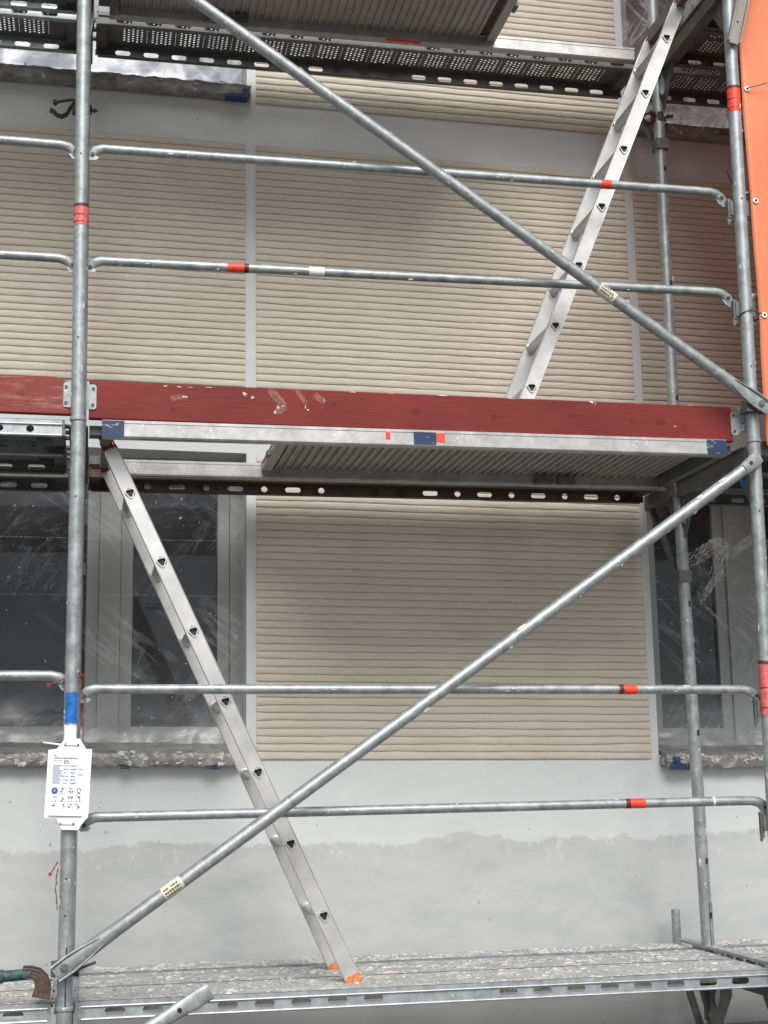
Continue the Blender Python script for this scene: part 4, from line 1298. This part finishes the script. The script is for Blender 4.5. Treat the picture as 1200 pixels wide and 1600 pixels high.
# ================================================================ white inspection tag on the post
tg = thing('scaffold_tag', 'white plastic holder with printed sheet strapped to the lower left post', 'tag', (-.001, -.040, .73), rot=(0, R(2.2), 0))
b = MB()
b.prism([(-.072,-.112),(-.032,-.112),(-.012,-.150),(.040,-.150),(.062,-.118),(.072,-.108),(.072,.118),(.052,.118),(.030,.152),(-.018,.152),(-.045,.116),(-.072,.112)], 'y', -.0055, -.002)
b.obj('holder', M['plastic_white'], tg, smooth=False)
b = MB(); V, F = [], []
for j in range(9):
    for i in range(5):
        x = -.060+.112*i/4; z = -.104+.205*j/8
        V.append((x, -.0095-.0035*max(0,1-j/2.0)*(.5+.5*math.sin(i*.8)), z))
for j in range(8):
    for i in range(4): F.append((j*5+i, j*5+i+1, (j+1)*5+i+1, (j+1)*5+i))
b.add(V, F); sheet = b.obj('printed_sheet', M['paper'], tg)
b = MB(); rnd = random.Random(3)
def line_of_text(x, z, w_, h=.0016, mi=0):
    xe = x+w_
    while x < xe:
        q = rnd.uniform(.003, .008); b.box(x, min(x+q, xe), -.0112, -.0108, z-h/2, z+h/2, mi); x += q+.0015
line_of_text(-.052, .094, .008, .003, 1); line_of_text(-.052, .086, .078, .0026, 1)
line_of_text(-.052, .077, .028); 
for k in range(3): line_of_text(-.018, .079-.005*k, .014 if k == 0 else .018, .0018, 1)
z = .062
for k in range(11):
    line_of_text(-.052, z, rnd.uniform(.015, .034), .0018)
    if k % 2 == 0: line_of_text(-.018, z-.001, rnd.uniform(.01, .02)); line_of_text(.006, z-.001, rnd.uniform(.012, .018), .0018, 1)
    if k in (2, 5): line_of_text(.032, z-.001, .014)
    b.box(-.054, .048, -.0110, -.0109, z-.0032, z-.0028); z -= .0058
b.obj('printed_text', [M['ink'], M['ink_dark']], sheet, smooth=False)
b = MB(); b.disc((-.043, -.0112, -.022), (0,-1,0), .0105, .0005, 20); b.disc((-.043, -.0117, -.022), (0,-1,0), .005, .0003, 12, mi=1)
b.obj('blue_symbol', [M['ink_blue'], M['ink']], sheet)
b = MB()
for r_i in range(3):
    for c_i in range(4):
        if r_i == 0 and c_i == 0: continue
        cx, cz = -.043+.026*c_i, -.022-.026*r_i
        for k in range(7):
            w_, h = rnd.uniform(.0015, .005), rnd.uniform(.0012, .004)
            ox, oz = rnd.uniform(-.009, .007), rnd.uniform(-.008, .007)
            b.box(cx+ox, cx+ox+w_, -.0114-k*.00005, -.0110, cz+oz, cz+oz+h)
        b.box(cx-.010, cx+.010, -.0113, -.0110, cz-.0095, cz-.0088)
        if rnd.random() < .5: b.box(cx-.010, cx+.010, -.0113, -.0110, cz+.0088, cz+.0095)
b.obj('pictogram', M['ink_dark'], sheet, smooth=False)
def cable_tie(zc, tail, parent):
    b = MB()
    b.tube([(-.014, -.008, zc), (.022, -.008, zc)], .0022, 8, (0,1,0))
    b.tube([(-.014, -.008, zc), (-.026, .004, zc), (-.030, .04, zc), (-.02, .067, zc), (.012, .070, zc), (.030, .045, zc), (.028, .004, zc), (.022, -.008, zc)], .0018, 6, (0,0,1))
    if tail: b.tube([(-.030, .005, zc), (-.06, -.004, zc+.003), (-.092, -.006, zc+.006)], [(.0012,.003),(.0012,.003),(.001,.002)], 8, (0,1,0))
    b.obj('cable_tie', M['plastic_white'], parent)
    h = MB(); h.disc((-.016, -.0058, zc), (0,-1,0), .0048, .001, 12); h.disc((.024, -.0058, zc), (0,-1,0), .0048, .001, 12)
    h.obj('punched_hole', M['black'], parent)
cable_tie(.130, True, tg); cable_tie(-.131, False, tg)

# ================================================================ twine remnants
def twine(pts, label, tuft, mat='twine', r_=.0022):
    m = MB(); P = [Vector(p) for p in pts]; dense = []
    for i in range(len(P)-1):
        for k in range(5):
            q = P[i].lerp(P[i+1], k/5); w_ = noise.noise(q*60)*.004
            dense.append(q+Vector((w_, -abs(w_)*.4, w_*.6)))
    dense.append(P[-1])
    m.tube(dense, [(r_*(1+.4*math.sin(i*2.1)),)*2 for i in range(len(dense))], 7, (0,1,0))
    th = thing('twine', label, 'twine', pts[0]); o = m.obj('cord', M[mat], th); o.location = -Vector(pts[0])
    if tuft:
        m = MB(); rnd = random.Random(len(label)); c_ = Vector(tuft[:3])
        for _ in range(26):
            d_ = Vector((rnd.uniform(-1,1), rnd.uniform(-1,.3), rnd.uniform(-1,1))).normalized()*tuft[3]*rnd.uniform(.6,1)
            m.tube([c_, c_+d_*.6+Vector((0,0,-.001)), c_+d_], [.0016,.0013,.0006], 5, (.3,1,.2))
        o = m.obj('frayed_tuft', M['twine_red'], th); o.location = -Vector(pts[0])
twine([(.031,-.022,1.094),(.036,-.012,1.07),(.034,-.010,1.045),(.047,-.004,1.02),(.050,.0,.99),(.046,.0,.96),(.046,-.004,.90),(.040,-.006,.862)], 'red-brown twine hanging down the right side of the tagged post', (.030,-.030,1.096,.014))
twine([(-.022,-.02,1.085),(-.04,-.014,1.078),(-.055,-.012,1.070),(-.074,-.012,1.066)], 'short frayed red twine end left of the blue painted post', (-.074,-.014,1.064,.011))
twine([(-.030,-.018,.475),(-.045,-.02,.448),(-.052,-.024,.437)], 'small twine end with a red tuft on the left post below the tag', (-.053,-.025,.436,.009))
twine([(-.026,-.012,.455),(-.033,-.01,.42),(-.035,-.01,.38),(-.028,-.008,.32)], 'thin brown twine lying along the left edge of the post above the clamp', None)

# ================================================================ couplers on the inner posts
def coupler(x, z, label, mir=1, y=.73):
    th = thing('swivel_coupler', label, 'coupler', (x, y, z), 'rusty couplers on the inner posts')
    m = MB(); m.tube([(0,0,-.025),(0,0,.025)], [PR+.006]*2, 16, (0,1,0)); m.box(-.042*mir-.008, -.042*mir+.008, -.02, .02, -.028, .028)
    m.obj('clamp_body', M['rust'], th)
    m = MB(); s = mir
    arc = [(-.045*s, 0, .010), (-.060*s, 0, -.015), (-.072*s, 0, -.040), (-.092*s, 0, -.052), (-.112*s, 0, -.046), (-.128*s, 0, -.030), (-.140*s, 0, -.026)]
    m.tube([(p[0], -.01, p[2]) for p in arc], [(.020,.007)]*5+[(.018,.009),(.016,.010)], 10, (0,1,0)); m.obj('open_jaw', M['rust'], th)
    m = MB(); m.tube([(-.045*s,-.01,.03),(-.085*s,-.01,.020),(-.115*s,-.01,.012)], .0065, 8, (0,1,0))
    m.disc((-.115*s,-.01,.012), (-1*s,0,-.25), .014, .014, 6)
    m.disc((PR*s,0,-.008), (1*s,0,0), .0065, .03, 8); m.disc(((PR+.012)*s,0,-.008), (1*s,0,0), .011, .009, 6)
    m.obj('bolt', M['rust'], th)
    return th
c1 = coupler(-.008, 3.545, 'rusty open coupler on the left inner post beneath the upper window')
c2 = coupler(2.583, 3.705, 'rusty coupler with wing bolts on the right inner post beside the ladder tops', 1)
c2.scale = (.62, 1, .8)
m = MB()
m.tube([(-.03,-.02,0),(-.075,-.03,.01)], .006, 8); m.disc((-.075,-.03,.01), (-1,0,.2), .012, .012, 6)
m.obj('wing_bolt', M['rust'], c2); m = MB()
m.tube([(.03,-.02,-.005),(.078,-.03,0)], .006, 8); m.disc((.05,-.026,0), (1,0,0), .013, .014, 6); m.disc((.078,-.03,0), (1,0,0), .010, .012, 6)
m.obj('wing_bolt', M['rust'], c2)

# ================================================================ rusty hook at lower left
hk = thing('hook_tube', 'rusty curved hook on a teal painted tube lying on the lowest deck at far left', 'hook', (-.30, .02, .11))
m = MB(); m.tube([(-.35,0,-.010),(.09,0,.0)], .0175, 14); m.obj('tube', M['rust_brown'], hk)
m = MB(); m.tube([(.105,0,.0),(.165,0,.003),(.19,0,.004)], [.0185,.018,.0175], 14); m.tube([(.0905,0,0),(.104,0,0)], .022, 14); m.obj('painted_sleeve', M['teal'], hk)
m = MB(); V, F = [], []
nseg, nw = 10, 8
cl = [(.165,.012),(.190,.010),(.212,.002),(.226,-.014),(.232,-.034),(.230,-.055),(.226,-.074)]
for i, (x_, z_) in enumerate(cl):
    wd = .018+.002*i
    for k in range(nw+1):
        a_ = -1+2*k/nw
        rg = .0018*((k+1) % 2)
        tx = (cl[min(i+1,6)][0]-cl[max(i-1,0)][0]); tz_ = (cl[min(i+1,6)][1]-cl[max(i-1,0)][1]); q = math.hypot(tx, tz_)
        V.append((x_ + (-tz_/q)*(wd*a_+0), -.012-rg, z_ + (tx/q)*(wd*a_)))
for i in range(6):
    for k in range(nw): F.append((i*(nw+1)+k, i*(nw+1)+k+1, (i+1)*(nw+1)+k+1, (i+1)*(nw+1)+k))
b_ = len(V)
V += [(v[0], v[1]+.03, v[2]) for v in V]
F += [tuple(b_+i for i in reversed(fc)) for fc in F]
for i in range(6):
    for k in (0, nw):
        F.append((i*(nw+1)+k, (i+1)*(nw+1)+k, b_+(i+1)*(nw+1)+k, b_+i*(nw+1)+k))
for k in range(nw):
    for i in (0, 6): F.append((i*(nw+1)+k, i*(nw+1)+k+1, b_+i*(nw+1)+k+1, b_+i*(nw+1)+k))
m.add(V, F); m.obj('ribbed_hook', M['rust_brown'], hk, smooth=False)
m = MB(); m.tube([(.235,-.01,-.02),(.262,-.008,-.016)], .0028, 6); m.obj('wire', M['rust'], hk)

# ================================================================ orange tarpaulin
tx0, tx1, tz0, tz1 = 2.640, 4.7, 1.985, 5.6
tp = thing('tarpaulin', 'orange tarpaulin with white edged eyelets hanging right of the right post', 'tarpaulin', (tx0, -.006, tz0))
def ty(x, z): return .016*noise.noise(Vector((x*1.3, z*.9, 2))) + .006*noise.noise(Vector((x*6, z*2.2, 7))) + .004*abs(noise.noise(Vector((x*9+z*4, z*1.5, 17))))
V, F = [], []; nx, nz = 90, 160
for j in range(nz+1):
    z = (tz1-tz0)*j/nz
    for i in range(nx+1):
        x = (tx1-tx0)*i/nx
        s_ = .012*math.sin(z*math.pi/.53)*max(0, 1-x/.12)
        y = ty(x, z)
        V.append((x-abs(s_)*.3, y, z))
for j in range(nz):
    for i in range(nx): F.append((j*(nx+1)+i, j*(nx+1)+i+1, (j+1)*(nx+1)+i+1, (j+1)*(nx+1)+i))
m = MB(); m.add(V, F)
ob = m.obj('sheet', M['tarp'], tp, ang=80)
sm = ob.modifiers.new('thickness', 'SOLIDIFY'); sm.thickness = .0012
m = MB(); m.tube([(.004, ty(0, z_)-.001, z_) for z_ in [k*(tz1-tz0)/60 for k in range(61)]], .0028, 6, (0,1,0))
m.obj('hem', M['tarp'], tp)
for k, ze in enumerate((3.49-tz0, 3.0-tz0, 2.515-tz0)):
    yy = ty(.02, ze)-.005
    e = MB(); V, F = [], []
    for i in range(16):
        a_ = 2*math.pi*i/16
        for rr, dy in ((.0125, .002), (.0105, -.0015), (.006, -.0015), (.005, .002)): V.append((.020+rr*math.cos(a_), yy+dy, ze+rr*math.sin(a_)))
    for i in range(16):
        j = (i+1) % 16
        for q in range(3): F.append((i*4+q, j*4+q, j*4+q+1, i*4+q+1))
    e.add(V, F); eo = e.obj('eyelet', M['plastic_white'], tp)
    h = MB(); h.disc((.020, yy, ze), (0,-1,0), .0052, .0004, 12); h.obj('eyelet_hole', M['black'], eo)
def ztie(pts, label):
    m = MB(); m.tube(pts, .0024, 6, (.2,1,.3)); o = m.obj('cable_tie', M['black'])
    tag(o, label, 'cable tie', 'black cable ties holding the tarpaulin')
ztie([(2.660,-.016,2.515),(2.66,-.02,2.520),(2.625,-.015,2.528),(2.60,-.031,2.532),(2.57,-.020,2.522),(2.562,.0,2.515),(2.58,.03,2.505),(2.66,.0,2.508),(2.660,-.014,2.513)], 'black tie looped round the right post through the lowest eyelet')
ztie([(2.660,-.016,3.0),(2.665,.0,3.022),(2.64,.03,3.045),(2.61,.03,3.06),(2.575,.012,3.075),(2.558,.0,3.095),(2.54,-.01,3.122)], 'black tie through the middle eyelet, its tail sticking up left of the post')
ztie([(2.63,.03,3.485),(2.66,.0,3.488),(2.660,-.014,3.490),(2.71,-.03,3.500),(2.735,-.035,3.508)], 'black tie through the upper eyelet, its tail pointing right')
# blue painted wedge below the right bay deck
m = MB(); m.prism([(2.555,1.905),(2.625,1.925),(2.625,1.745),(2.610,1.76)], 'y', .10, .106)
tag(m.obj('blue_flap', M['blue_bright'], smooth=False), 'small blue flap hanging behind the right post just below the tarp', 'flap')
